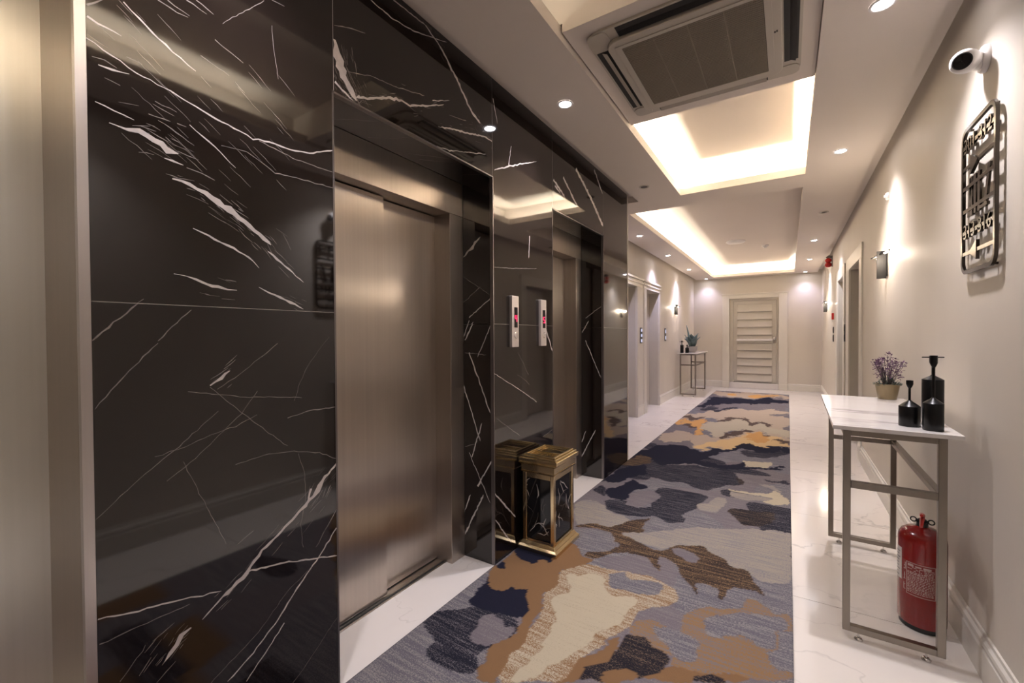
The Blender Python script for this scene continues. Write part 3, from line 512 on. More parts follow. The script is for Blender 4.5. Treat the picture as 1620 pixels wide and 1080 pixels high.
# ---------------------------------------------------------------- room doors and casings
def casing_side(n, side, xface, o0, o1, ca, cb, top=2.06, k=1.0, cornice=True):
    """doorway in a side wall: leaf deep in the reveal, casing legs of widths ca / cb, moulded head with a cornice"""
    s = 1 if side == 'l' else -1
    X = lambda d: xface + s*d
    def bx(b, d0, d1, *a): b.box(min(X(d0), X(d1)), max(X(d0), X(d1)), *a)
    r = root('door_%d' % n, (xface, (o0+o1)/2, 0))
    b = B(); bx(b, -.19, -.155, o0+.004, o1-.004, .005, top-.004); leaf = b.build('door_leaf', 'door', r)
    b = B()
    bx(b, -.2, .0, o0, o0+.003, 0, top); bx(b, -.2, 0, o1-.003, o1, 0, top); bx(b, -.2, 0, o0, o1, top-.003, top)
    b.build('reveal', 'jamb', r)
    for (a0, a1) in ((o0-ca, o0), (o1, o1+cb)):
        if a1-a0 < .02: continue
        b = B(); bx(b, 0.001, .03*k, a0, a1, .17, top); bx(b, .03*k, .036*k, a0+.012, a1-.012, .18, top-.01); bx(b, .001, .042*k, a0-.002, a1+.002, 0, .155); bx(b, .001, .036*k, a0, a1, .155, .17)
        b.build('casing', 'trim', r, bevel=.003)
    b = B(); a0, a1 = o0-ca, o1+cb
    bx(b, .001, .032*k, a0, a1, top, top+.15)
    if cornice: bx(b, .001, .045, a0-.002, a1+.002, top+.055, top+.08); bx(b, .001, .058, a0-.004, a1+.004, top+.11, top+.135); bx(b, .001, .04, a0, a1, top+.135, top+.15)
    b.build('door_head', 'trim', r, bevel=.003)
    # lever handle on a long plate, near the reveal's far side
    h = B(); bx(h, -.155, -.147, o0+.05, o0+.09, .92, 1.14)
    hp = h.build('handle_plate', 'chrome', leaf)
    h = B().tube([(X(-.147), o0+.07, 1.06), (X(-.105), o0+.07, 1.06)], .009).tube([(X(-.105), o0+.065, 1.06), (X(-.105), o0+.19, 1.06)], .009)
    h.build('handle', 'chrome', leaf, smooth=40)
    return r
casing_side(4, 'l', XL, 5.88, 6.75, .12, .33); casing_side(5, 'l', XL, 7.286, 8.14, .17, .03)
casing_side(6, 'r', XR, 5.73, 6.61, .17, .30, 2.075, .45, False); casing_side(7, 'r', XR, 7.29, 8.04, .18, .25, 2.075, .45, False)
# end door
r = root('door_8', (-.69, YE, 0))
b = B().box(-1.36, -1.206, YE-.03, YE, 0, 2.25).box(-.18, -.005, YE-.03, YE, 0, 2.25).box(-1.206, -.18, YE-.03, YE, 2.16, 2.25)
b.box(-1.372, .007, YE-.045, YE, 2.25, 2.285); b.box(-1.364, -1.206, YE-.038, YE, 0, .14).box(-.18, .0, YE-.038, YE, 0, .14)
b.build('casing', 'trim', r, bevel=.004)
B().box(-1.206, -.18, YE-.012, YE+.06, 0, .138).build('marble_step', 'sill_marble', r, bevel=.003)
b = B().box(-1.206, -1.13, YE+.05, YE+.12, .138, 2.16).box(-.225, -.18, YE+.05, YE+.12, .138, 2.16).box(-1.13, -.225, YE+.05, YE+.12, 2.105, 2.16)
b.build('door_frame', 'jamb', r, bevel=.003)
lf = B().box(-1.126, -.229, YE+.085, YE+.125, .142, 2.102).box(-1.126, -1.045, YE+.066, YE+.0851, .142, 2.102).box(-.312, -.229, YE+.066, YE+.0851, .142, 2.102).box(-1.045, -.312, YE+.066, YE+.0851, 2.02, 2.102).box(-1.045, -.312, YE+.066, YE+.0851, .142, .165)
leaf = lf.build('door_leaf', 'door', r, bevel=.002)
zz = [.165+(2.02-.165)*k/10 for k in range(11)]
for k in range(10):
    z0, z1 = zz[k]+.004, zz[k+1]-.004
    fn = lambda u, v, h: (h, YE+.085-u, v)
    B().prism([(0, z0), (.046, z0), (.048, z0+.014), (.006, z1), (0, z1)], fn, -1.043, -.314).build('slat', 'door', leaf)
b = B().box(-1.05, -.30, YE+.012, YE+.045, 1.14, 1.185); b.box(-.90, -.875, YE+.005, YE+.013, 1.15, 1.175)
b.build('push_bar', 'white_plastic', leaf, bevel=.004)
b = B().tube([(-.265, YE+.06, 1.2), (-.265, YE+.0, 1.2)], .016).sphere((-.262, YE-.01, 1.2), .036)
b.build('handle', 'chrome', leaf, smooth=50)
B().box(-.29, -.235, YE+.055, YE+.066, 1.09, 1.24).build('handle_plate', 'chrome', leaf)
# ---------------------------------------------------------------- rug: patterned pile, colour by pattern patch
PAL = {'tan': ((126, 96, 68), (120, 92, 66)), 'navy': ((31, 31, 46), (38, 37, 50)), 'cream': ((178, 166, 144), (160, 148, 128)),
 'blue': ((98, 95, 104), (140, 134, 133)), 'lilac': ((110, 102, 108), (128, 121, 122)), 'mel': ((152, 143, 130), (124, 118, 124)),
 'navyfleck': ((32, 32, 44), (112, 107, 112)), 'brownfleck': ((52, 43, 42), (142, 114, 84)), 'darkfleck': ((36, 33, 40), (118, 100, 84)),
 'halo': ((132, 102, 74), (178, 166, 146)), 'tanfleck': ((138, 108, 76), (116, 110, 114)), 'beige': ((176, 158, 138), (160, 146, 132)),
 'orange': ((196, 148, 90), (176, 134, 90)), 'sand': ((204, 172, 124), (186, 160, 128)), 'brown': ((88, 72, 64), (100, 84, 74)), 'grey': ((106, 98, 102), (128, 120, 120))}
AMT = {'navyfleck': .30, 'brownfleck': .33, 'darkfleck': .27, 'halo': .46, 'tanfleck': .38, 'blue': .40, 'mel': .40, 'lilac': .36, 'cream': .2, 'beige': .3, 'grey': .4}
def vnoise(x, y, seed):
    xi, yi = np.floor(x).astype(int), np.floor(y).astype(int); fx, fy = x-xi, y-yi
    fx, fy = fx*fx*(3-2*fx), fy*fy*(3-2*fy)
    def h(a, b):
        n = (a*374761393 + b*668265263 + seed*974711) & 0x7fffffff; n = ((n ^ (n >> 13))*1274126177) & 0x7fffffff
        return ((n ^ (n >> 16)) & 0xffff)/65535.0
    return (h(xi, yi)*(1-fx)+h(xi+1, yi)*fx)*(1-fy)+(h(xi, yi+1)*(1-fx)+h(xi+1, yi+1)*fx)*fy
def make_rug():
    x = np.linspace(-1.386, .0225, 176)
    y = np.concatenate([np.arange(-1.6, .95, .05), np.arange(.95, 3.3, .0085), np.arange(3.3, 6, .013), np.arange(6, 10.86, .024), [10.872]])
    nx, ny = len(x), len(y); X, Y = np.meshgrid(x, y); X = X.ravel(); Y = Y.ravel()
    wx = (vnoise(X*16, Y*16, 1)-.5)*.026+(vnoise(X*55, Y*55, 2)-.5)*.012; wy = (vnoise(X*16, Y*16, 3)-.5)*.026+(vnoise(X*55, Y*55, 4)-.5)*.012
    far = np.clip((Y-3.6)/3, 0, 1)
    wx = wx*(1+far*1.5)+far*(vnoise(X*5, Y*3, 8)-.5)*.16; wy = wy*(1+far*6)+far*(vnoise(X*9, Y*2, 9)-.5)*.42
    PX, PY = X+wx, Y+wy
    ids = list(PAL); idx = np.full(len(X), ids.index('blue'))
    # ground: grey-blue, shading to lilac and grey along the rug
    gn = vnoise(X*3.1, Y*2.2, 5)
    idx[gn > .56] = ids.index('lilac'); idx[(Y > 4.2) & (gn > .5)] = ids.index('grey'); idx[(Y < .9) & (gn > .62)] = ids.index('tan'); idx[(Y < .9) & (gn < .3)] = ids.index('cream')
    dk = vnoise(X*2.6+7, Y*4.6, 21)
    idx[(dk > .70) & (Y > 2.9) & (Y < 5.2)] = ids.index('navyfleck'); idx[(dk > .80) & (Y < 1.6)] = ids.index('navyfleck')
    for k, pl in PATCHES:
        for _ in range(2):                                  # round the corners
            pl = [((a[0]*(1-t)+c[0]*t), (a[1]*(1-t)+c[1]*t)) for a, c in zip(pl, pl[1:]+pl[:1]) for t in (.2, .8)]
        xs_ = [p[0] for p in pl]; ys_ = [p[1] for p in pl]
        s = np.where((PX >= min(xs_)) & (PX <= max(xs_)) & (PY >= min(ys_)) & (PY <= max(ys_)))[0]
        if not len(s): continue
        px, py = PX[s], PY[s]; c = np.zeros(len(s), bool); n = len(pl)
        for i in range(n):
            x0, y0 = pl[i]; x1, y1 = pl[i-1]
            if y0 == y1: continue
            c ^= ((y0 > py) != (y1 > py)) & (px < (x1-x0)*(py-y0)/(y1-y0)+x0)
        idx[s[c]] = ids.index(k)
    base = np.array([srgb(*PAL[k][0]) for k in ids])[idx]; fleck = np.array([srgb(*PAL[k][1]) for k in ids])[idx]; amt = np.array([AMT.get(k, .08) for k in ids])[idx]
    me = bpy.data.meshes.new('rug'); nv = nx*ny
    co = np.column_stack([X, Y, np.full(nv, .009)])
    a = (np.arange(ny-1)[:, None]*nx+np.arange(nx-1)[None, :]).ravel()
    quads = np.column_stack([a, a+1, a+1+nx, a+nx])
    # rim down to the floor
    rim = np.concatenate([np.arange(nx), np.arange(1, ny)*nx+nx-1, (ny-1)*nx+np.arange(nx-2, -1, -1), np.arange(ny-2, 0, -1)*nx])
    low = co[rim].copy(); low[:, 2] = .0005; k = len(rim); r0 = np.arange(k); r1 = (r0+1) % k
    quads = np.concatenate([quads, np.column_stack([rim[r0], nv+r0, nv+r1, rim[r1]])]); co = np.concatenate([co, low])
    ext = lambda A: np.concatenate([A, A[rim]])
    base, fleck, amt = ext(base), ext(fleck), ext(amt)
    me.vertices.add(len(co)); me.vertices.foreach_set('co', co.ravel().astype(np.float32))
    me.loops.add(quads.size); me.loops.foreach_set('vertex_index', quads.ravel().astype(np.int32))
    me.polygons.add(len(quads)); me.polygons.foreach_set('loop_start', (np.arange(len(quads))*4).astype(np.int32))
    me.update(calc_edges=True); me.validate()
    for nm, A in (('base', base), ('fleck', fleck)):
        at = me.attributes.new(nm, 'FLOAT_COLOR', 'POINT'); at.data.foreach_set('color', np.column_stack([A, np.ones(len(A))]).ravel().astype(np.float32))
    at = me.attributes.new('amount', 'FLOAT', 'POINT'); at.data.foreach_set('value', amt.astype(np.float32))
    m = bpy.data.materials.new('rug_pile'); m.use_nodes = True; N = m.node_tree.nodes; L = m.node_tree.links; p = N['Principled BSDF']
    p.inputs['Roughness'].default_value = .95; p.inputs['Specular IOR Level'].default_value = .1
    A = {}
    for nm in ('base', 'fleck', 'amount'):
        n = N.new('ShaderNodeAttribute'); n.attribute_name = nm; A[nm] = n
    tc = N.new('ShaderNodeTexCoord'); mp = N.new('ShaderNodeMapping'); mp.inputs['Scale'].default_value = (120, 270, 1)
    L.new(tc.outputs['Object'], mp.inputs['Vector']); nz = N.new('ShaderNodeTexNoise'); nz.inputs['Scale'].default_value = 1; nz.inputs['Detail'].default_value = 3; nz.inputs['Roughness'].default_value = .7
    L.new(mp.outputs[0], nz.inputs['Vector'])
    mp2 = N.new('ShaderNodeMapping'); mp2.inputs['Scale'].default_value = (5, 70, 1); L.new(tc.outputs['Object'], mp2.inputs['Vector'])
    n2 = N.new('ShaderNodeTexNoise'); n2.inputs['Scale'].default_value = 1; n2.inputs['Detail'].default_value = 2; L.new(mp2.outputs[0], n2.inputs['Vector'])
    av = N.new('ShaderNodeMath'); av.operation = 'MULTIPLY_ADD'; av.inputs[1].default_value = .32; L.new(n2.outputs['Fac'], av.inputs[0])
    sc = N.new('ShaderNodeMath'); sc.operation = 'MULTIPLY'; sc.inputs[1].default_value = .68; L.new(nz.outputs['Fac'], sc.inputs[0]); L.new(sc.outputs[0], av.inputs[2])
    ad = N.new('ShaderNodeMath'); ad.operation = 'MULTIPLY_ADD'; ad.inputs[1].default_value = .30; L.new(A['amount'].outputs['Fac'], ad.inputs[0]); L.new(av.outputs[0], ad.inputs[2])
    mr = N.new('ShaderNodeMapRange'); mr.inputs['From Min'].default_value = .60; mr.inputs['From Max'].default_value = .68; L.new(ad.outputs[0], mr.inputs['Value'])
    mx = N.new('ShaderNodeMix'); mx.data_type = 'RGBA'; L.new(mr.outputs[0], mx.inputs['Factor']); L.new(A['base'].outputs['Color'], mx.inputs['A']); L.new(A['fleck'].outputs['Color'], mx.inputs['B'])
    hs = N.new('ShaderNodeHueSaturation'); hs.inputs['Value'].default_value = .86; L.new(mx.outputs['Result'], hs.inputs['Color'])
    L.new(hs.outputs[0], p.inputs['Base Color'])
    bp = N.new('ShaderNodeBump'); bp.inputs['Strength'].default_value = .5; bp.inputs['Distance'].default_value = .003; L.new(nz.outputs['Fac'], bp.inputs['Height']); L.new(bp.outputs[0], p.inputs['Normal'])
    me.materials.append(m)
    o = bpy.data.objects.new('rug', me); COL.objects.link(o)
    return tag(o, 'long runner rug with blue, tan and cream abstract cloud pattern on tiles', 'rug')
make_rug()

# ---------------------------------------------------------------- downlights
def downlight(x, y, lit, label, spot=1.0, col=COOL):
    t = thing('downlight', label, 'ceiling light', (x, y, H_SLAB), 'recessed downlights in the ceiling slab')
    b = B().lathe([(.046, -.0005), (.046, -.004), (.040, -.006), (.034, -.004), (.032, -.001)], (x, y, H_SLAB), 32, close=False)
    b.build('trim_ring', 'white_plastic' if lit else 'ac_plastic', t, smooth=50)
    B().lathe([(.033, -.0012), (.0005, -.0012)], (x, y, H_SLAB), 28, close=False).build('lens', 'lamp' if lit else 'glass_dark', t)
    if not lit: B().lathe([(.015, -.0016), (.015, -.003), (.0005, -.003)], (x, y, H_SLAB), 20, close=False).build('lamp_core', 'dark', t)
    if lit:
        l = bpy.data.lights.new('downlight_beam', 'SPOT'); l.energy = SPOT_W*spot; l.color = col; l.spot_size = math.radians(112); l.spot_blend = .95; l.shadow_soft_size = .03
        o = bpy.data.objects.new('downlight_beam', l); COL.objects.link(o); o.location = (x, y, H_SLAB-.012)
LAVENDER = (.74, .70, 1.0)
downlight(-1.115, 2.34, True, 'lit downlight in the ceiling slab between the lift wall and the air conditioner')
downlight(.328, 2.36, True, 'lit downlight at the top edge of the picture, near the white camera')
downlight(.33, 4.07, True, 'lit downlight right of the first glowing ceiling recess')
downlight(-1.125, 4.04, False, 'unlit downlight above the second lift, near the end of the marble')
downlight(.336, 6.0, False, 'unlit downlight right of the long recess, before the red strobe')
downlight(-1.737, 6.0, True, 'lit downlight nearest the marble corner beyond the lifts, left of long recess', .8, LAVENDER)
downlight(-1.75, 7.75, True, 'second lit downlight beyond the marble corner, over the far left doorways', .8, LAVENDER)
downlight(-1.76, 9.68, True, 'lit downlight above the far console table by the left wall', .8, LAVENDER)
downlight(-1.70, 11.54, True, 'lit downlight in the far left ceiling corner against the end wall', .30, LAVENDER)
downlight(.32, 7.72, True, 'lit downlight right of the long recess, first beyond the unlit one')
downlight(.333, 9.63, True, 'lit downlight on the right ceiling strip, near the red strobe')
downlight(.32, 11.53, True, 'lit downlight in the far right ceiling corner against the end wall', .30, LAVENDER)
# unseen downlights added at the same spacing to match the lighting
downlight(-1.115, .62, True, 'added unseen downlight beside the first marble pier, out of the picture', .7)
downlight(.328, .62, True, 'added unseen downlight over the right wall beside the viewpoint, out of the picture', .4)
downlight(.33, -1.1, True, 'added unseen downlight furthest back over the right wall, out of the picture', .8)

# ---------------------------------------------------------------- ceiling cassette air conditioner
t = thing('air_conditioner', 'cream square cassette air conditioner in dropped plaster box of ceiling', 'air conditioner', (-.385, 2.33, 2.70))
OU = (-.812, .052, 1.90, 2.765); INN = (-.735, -.025, 1.975, 2.692)
b = B().prism(rrect(*OU, .075), XY, 2.689, 2.6995)
b.build('outer_frame', 'ac_plastic', t)
b = B().prism(rrect(*INN, .055), XY, 2.668, 2.689); fp = b.build('front_panel', 'ac_plastic', t, bevel=.004)
G = (-.672, -.088, 2.035, 2.625)
b = B().ring(rrect(G[0]-.028, G[1]+.028, G[2]-.022, G[3]+.022, .006), rrect(*G, .006), XY, 2.664, 2.669); b.build('grille_frame', 'ac_plastic', t, bevel=.0015)
B().box(*G, 2.6665, 2.6685).build('grille_backing', 'ac_dark', t)
b = B(); n = 46
for k in range(n):
    y = G[2]+.006+(G[3]-G[2]-.012)*k/(n-1); b.box(G[0]+.002, G[1]-.002, y-.0032, y+.0032, 2.6635, 2.667)
for k in range(90):
    x = G[0]+.006+(G[1]-G[0]-.012)*k/89; b.box(x-.0009, x+.0009, G[2]+.002, G[3]-.002, 2.6645, 2.667)
for k in range(1, 4):
    x = G[0]+(G[1]-G[0])*k/4; b.box(x-.0025, x+.0025, G[2], G[3], 2.6637, 2.667)
stuff(b.build('grille', 'ac_grille', t))
for i, (x0, x1, y0, y1) in enumerate([(OU[0]+.012, INN[0]-.006, INN[2]+.07, INN[3]-.05), (INN[1]+.006, OU[1]-.012, INN[2]+.05, INN[3]-.07), (INN[0]+.07, INN[1]-.07, OU[2]+.01, INN[2]-.005), (INN[0]+.07, INN[1]-.07, INN[3]+.005, OU[3]-.01)]):
    s = B().box(x0, x1, y0, y1, 2.6875, 2.6892).build('slot_shade', 'dark', t)  # flat dark plate: the slot's inner shade is put into its colour
    if i < 2:
        mx = (x0+x1)/2; fn = lambda u, v, h: (u, h, v)
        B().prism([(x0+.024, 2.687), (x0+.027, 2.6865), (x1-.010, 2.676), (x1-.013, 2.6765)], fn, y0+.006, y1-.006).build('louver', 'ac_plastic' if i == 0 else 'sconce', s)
    else:
        fn = lambda u, v, h: (h, u, v)
        B().prism([(y0+.030, 2.687), (y0+.033, 2.6865), (y1-.008, 2.676), (y1-.011, 2.6765)], fn, x0+.006, x1-.006).build('louver', 'sconce' if i == 2 else 'ac_plastic', s)  # right and near blades dark too, carrying the slot shade in their colour
for cx, cy in ((OU[0]+.055, OU[2]+.055), (OU[1]-.055, OU[2]+.055), (OU[0]+.055, OU[3]-.055), (OU[1]-.055, OU[3]-.055)):
    B().prism(rrect(cx-.05, cx+.05, cy-.05, cy+.05, .035), XY, 2.684, 2.6892).build('corner_cover', 'ac_plastic', t, bevel=.001)
b = B().box(-.056, -.05, 2.30, 2.312, 2.6665, 2.6681).box(-.048, -.042, 2.296, 2.309, 2.6665, 2.6681); b.build('brand_mark', 'dark', t)

# ---------------------------------------------------------------- detectors on the far recess ceiling
zc = 2.905
def disc(name, label, cat, x, y, z, prof, mt, inner):
    t = thing(name, label, cat, (x, y, z))
    B().lathe(prof, (x, y, z), 28).build('base', mt, t, smooth=40)
    B().lathe(inner, (x, y, z), 20).build('sensor_cap', mt, t, smooth=40)
disc('ceiling_speaker', 'flat round white fitting in the middle of the far recess ceiling', 'speaker', -.735*1.04, 8.05*1.04, zc, [(.15, -.001), (.15, -.012), (.13, -.028)], 'white_plastic', [(.11, -.028), (.10, -.034)])
disc('smoke_detector', 'small white smoke detector on the far recess ceiling, right of the flat fitting', 'smoke detector', -.338*1.03, 8.75*1.03, zc, [(.055, -.001), (.055, -.02), (.045, -.03)], 'white_plastic', [(.035, -.03), (.022, -.052)])
# ---------------------------------------------------------------- call panels by the lifts
def seg_digit(b, d, y0, y1, z0, z1, x):
    SEG = {'4': 'fgbc', '5': 'afgcd'}[d]; t = .0032; zm = (z0+z1)/2
    R = {'a': (y0, y1, z1-t, z1), 'g': (y0, y1, zm-t/2, zm+t/2), 'd': (y0, y1, z0, z0+t), 'f': (y0, y0+t, zm, z1), 'b': (y1-t, y1, zm, z1), 'e': (y0, y0+t, z0, zm), 'c': (y1-t, y1, z0, zm)}
    for s in SEG: b.box(x, x+.0007, *R[s])
def call_panel(y0, y1, digit, label):
    z0, z1 = 1.231, 1.536; xb, xf = XW+.0005, XW+.020; yc = (y0+y1)/2
    t = thing('lift_indicator', label, 'call panel', (xb, yc, z0), 'lift call panels on the marble pier')
    b = B(); fn = lambda u, v, h: (h, u, v)
    b.prism(rrect(y0, y1, z0, z1, .003, 2), fn, xb, xf); body = b.build('body', 'panel_silver', t, bevel=.002)
    B().box(xf+.0002, xf+.0012, yc-.014, yc+.022, 1.348, 1.468).build('display', 'display', t)
    d = B(); seg_digit(d, digit, yc-.006, yc+.013, 1.382, 1.422, xf+.0014); d.build('digit', 'led_red', t)
    B().lathe([(.019, .0), (.019, .003), (.0155, .0035), (.0155, .001)], (xf, yc+.002, 1.302), 24, axis='x', close=False).build('button_ring', 'chrome', t, smooth=40)
    B().lathe([(.0148, .0), (.0148, .0028), (.012, .0036)], (xf, yc+.002, 1.302), 24, axis='x').build('button', 'panel_silver', t, smooth=40)
call_panel(2.140, 2.216, '4', 'silver lift call panel showing a red 4, nearer the first lift')
call_panel(2.493, 2.569, '5', 'silver lift call panel with a red digit, nearer the second lift')

# ---------------------------------------------------------------- pedestal bin
t = thing('pedestal_bin', 'square brass pedestal bin with black marble panels beside the lift', 'bin', (-1.255, 2.375, .009))
BX0, BX1, BY0, BY1 = XW+.004, -1.120, 2.208, 2.536; zb = .009
def tier(b, o, z0, z1, o2=None):
    o2 = o if o2 is None else o2
    a = [(BX0-o*0-0+max(-o, 0)*1, BY0+max(-o, 0)), (BX1-max(-o, 0), BY0+max(-o, 0)), (BX1-max(-o, 0), BY1-max(-o, 0)), (BX0+max(-o, 0), BY1-max(-o, 0))]
    c = [(BX0+max(-o2, 0), BY0+max(-o2, 0)), (BX1-max(-o2, 0), BY0+max(-o2, 0)), (BX1-max(-o2, 0), BY1-max(-o2, 0)), (BX0+max(-o2, 0), BY1-max(-o2, 0))]
    b.add([(x, y, z0) for x, y in a]+[(x, y, z1) for x, y in c], [(3, 2, 1, 0), (4, 5, 6, 7), (0, 1, 5, 4), (1, 2, 6, 5), (2, 3, 7, 6), (3, 0, 4, 7)])
b = B(); tier(b, 0, zb, zb+.022); tier(b, -.002, zb+.022, zb+.034, -.014); tier(b, -.014, zb+.034, zb+.052, -.024)
b.build('base', 'gold', t, bevel=.0015)
i = .026; x0, x1, y0, y1 = BX0+i, BX1-i, BY0+i, BY1-i; zt = .475
B().box(x0+.010, x1-.010, y0+.010, y1-.010, zb+.05, zt).build('liner', 'plastic_black', t)
pw = .026
for (a, c) in ((x0, y0), (x1-pw, y0), (x0, y1-pw), (x1-pw, y1-pw)):
    B().box(a, a+pw, c, c+pw, zb+.05, zt).build('corner_post', 'gold', t, bevel=.004)
for z0, z1 in ((zb+.052, zb+.066), (zt-.03, zt)):
    for q in ((x0+pw, x1-pw, y0+.002, y0+.008), (x0+pw, x1-pw, y1-.008, y1-.002), (x1-.008, x1-.002, y0+pw, y1-pw)):
        B().box(*q, z0, z1).build('panel_rail', 'gold', t, bevel=.001)
M['bin_marble'] = mat('black_bin_marble', (.010, .010, .011), .06, var=.3)
def bv(u0, u1):
    out = []
    for k in range(13):
        u, v = rng.uniform(u0, u1), rng.uniform(.09, .40); a = rng.choice([1.2, 1.9, 2.4, .5])+rng.gauss(0, .2); wd = rng.choice([2, 3.5, 6, 8]); pts = [(u, v, 1)]
        for q in range(rng.randint(3, 6)):
            a += rng.gauss(0, .35); u += .022*math.cos(a); v += .022*math.sin(a); pts.append((u, v, wd*rng.uniform(.3, 1)))
        out.append(pts)
    return out
for nm, pf, u0, u1 in (('f', lambda u, v, d: (u, y0+.009+d, v), x0+pw, x1-pw), ('s', lambda u, v, d: (x1-.009-d, u, v), y0+pw, y1-pw), ('n', lambda u, v, d: (u, y1-.009-d, v), x0+pw, x1-pw)):
    marble_panel('marble_inlay', u0, u1, zb+.066, zt-.03, pf, .0005, bv(u0, u1), t, ('bin_marble', 'vein', 'vein_thin'))
b = B(); tier(b, -.022, zt, zt+.012, -.016); tier(b, -.020, zt+.012, zt+.05); tier(b, -.016, zt+.05, zt+.062, -.006); b.build('collar', 'gold', t, bevel=.001)
b = B(); c0, c1, e0, e1 = BX0, BX1-.004, BY0+.020, BY1
oo = lambda k: [(c0+k, e0+k), (c1-k, e0+k), (c1-k, e1-k), (c0+k, e1-k)]
b.ring(oo(0), oo(.05), XY, zt+.060, zt+.085); b.ring(oo(.010), oo(.045), XY, zt+.085, zt+.097); b.ring(oo(.024), oo(.040), XY, zt+.097, zt+.106)
b.build('cap', 'gold', t, bevel=.003)
B().box(c0+.03, c1-.03, e0+.03, e1-.03, zt+.06, zt+.066).build('ash_tray', 'plastic_black', t)
b = B(); yq = (e0+e1)/2-.01
b.box(c0+.045, c1-.045, yq-.006, yq+.006, zt+.066, zt+.098); b.box(c0+.045, c1-.045, e0+.045, yq-.006, zt+.082, zt+.086)
for k in range(5):
    for q in range(4): b.box(c0+.055+k*.034, c0+.068+k*.034, e0+.052+q*.022, e0+.064+q*.022, zt+.086, zt+.0885)
b.build('ash_grid', 'gold', t, bevel=.001)

# ---------------------------------------------------------------- console tables
def console(loc, rot, label, top_l=1.12, wdt=.40):
    t = thing('console_table', label, 'console table', loc, 'console tables along the corridor', rot)
    # local frame: x across (0..wdt), y along (0..top_l); near frame at y=.02
    q = .026; fx0, fx1 = .037, .358; ys_ = (.02, top_l-.075)
    fn = lambda u, v, h: (u, v, h)
    b = B().prism([(0, 0), (wdt, 0), (wdt, top_l), (0, top_l)], XY, .8945, .912); b.build('table_top', 'quartz', t, bevel=.002, local=True)
    for y in ys_:
        for x in (fx0, fx1-q): B().box(x, x+q, y, y+q, .034, .8943).build('leg', 'table_steel', t, bevel=.0015, local=True)
        for nm, z0, z1 in (('foot_rail', .034, .060), ('head_rail', .868, .8943), ('cross_rail', .647, .675)):
            B().box(fx0+q, fx1-q, y, y+q, z0, z1).build(nm, 'table_steel', t, bevel=.0015, local=True)
        for x in (fx0+.055, fx1-.055): 
            B().lathe([(.004, .012), (.004, .035)], (x, y+q/2, 0), 10).lathe([(.015, 0), (.016, .005), (.010, .013), (.004, .014)], (x, y+q/2, 0), 20).build('levelling_foot', 'chrome', t, smooth=50, local=True)
    for x, z in ((fx0, .868), (fx1-q, .868), (fx1-q, .647)):
        B().box(x, x+q, ys_[0]+q, ys_[1], z, z+.0255).build('side_rail', 'table_steel', t, bevel=.0015, local=True)
    return t
rz = math.radians(-.9)
console((.163, 2.283, 0), rz, 'near white-topped console table with steel frame against the right wall')
console((-1.962, 9.56, 0), 0, 'far white-topped console table with steel frame in the left corner', 1.3, .40)

# ---------------------------------------------------------------- candle holders and pots on the near table
ZT2 = .9125
def holder(x, y, label, parts, rodz=None, r=.035, group='black candle holders on the near table'):
    sh, cone, neck_r, cup0, cup1, cup_r = parts
    t = thing('candle_holder', label, 'candle holder', (x, y, ZT2), group)
    B().lathe([(r-.001, ZT2), (r, ZT2+.002), (r, sh-.001), (r-.0006, sh)], (x, y, 0), 36).build('body', 'black', t, smooth=40)
    B().lathe([(r-.0008, sh), (r*.62, sh+(cone-sh)*.5), (r*.32, sh+(cone-sh)*.86), (neck_r, cone+.004)], (x, y, 0), 36).build('shoulder', 'black', t, smooth=40)
    B().lathe([(neck_r, cone), (neck_r, cup0+.003)], (x, y, 0), 16).build('neck', 'black', t, smooth=40)
    B().lathe([(neck_r, cup0), (cup_r*.72, cup0+.008), (cup_r, cup0+.018), (cup_r, cup1), (cup_r-.002, cup1), (cup_r-.002, cup1-.012), (.0005, cup1-.012)], (x, y, 0), 20, close=False).build('cup', 'black', t, smooth=40)
    if rodz: B().tube([(x-.036, y-.01, rodz), (x+.036, y+.01, rodz)], .0024).build('cross_rod', 'black', t)
holder(.430, 2.415, 'short squat black candle holder on the near white table', (.996, 1.018, .0042, 1.056+.014, 1.103, .0118))
holder(.490, 2.352, 'black candle holder with tall neck, standing in front on near table', (1.021, 1.040, .0047, 1.163, 1.211, .0120), r=.0315)
holder(.5135, 2.476, 'tallest black candle holder with cross rod, behind the long-necked one', (1.106, 1.122, .0047, 1.16, 1.205, .0120), rodz=1.199)
# potted plant
px, py = .497, 3.345
t = thing('potted_plant', 'small purple flowering plant in bronze pot on the near table', 'plant', (px, py, ZT2))
B().lathe([(.042, ZT2), (.043, ZT2+.002), (.058, ZT2+.090), (.054, ZT2+.090), (.05, ZT2+.075)], (px, py, 0), 36).build('pot', 'pot_gold', t, smooth=40)
B().lathe([(.052, ZT2+.076), (.0005, ZT2+.080)], (px, py, 0), 24, close=False).build('soil', 'dark', t)
rp = random.Random(5); st = B(); fl_ = B(); lv = B()
def quadleaf(b, p, d, L, wd):
    d = Vector(d).normalized(); s_ = d.cross(Vector((0, 0, 1))); s_ = s_.normalized() if s_.length > .01 else Vector((1, 0, 0)); n = s_.cross(d)*L*.18
    p = Vector(p); b.add([p, p+d*L*.5+s_*wd+n, p+d*L, p+d*L*.5-s_*wd+n], [(0, 1, 2), (0, 2, 3)])
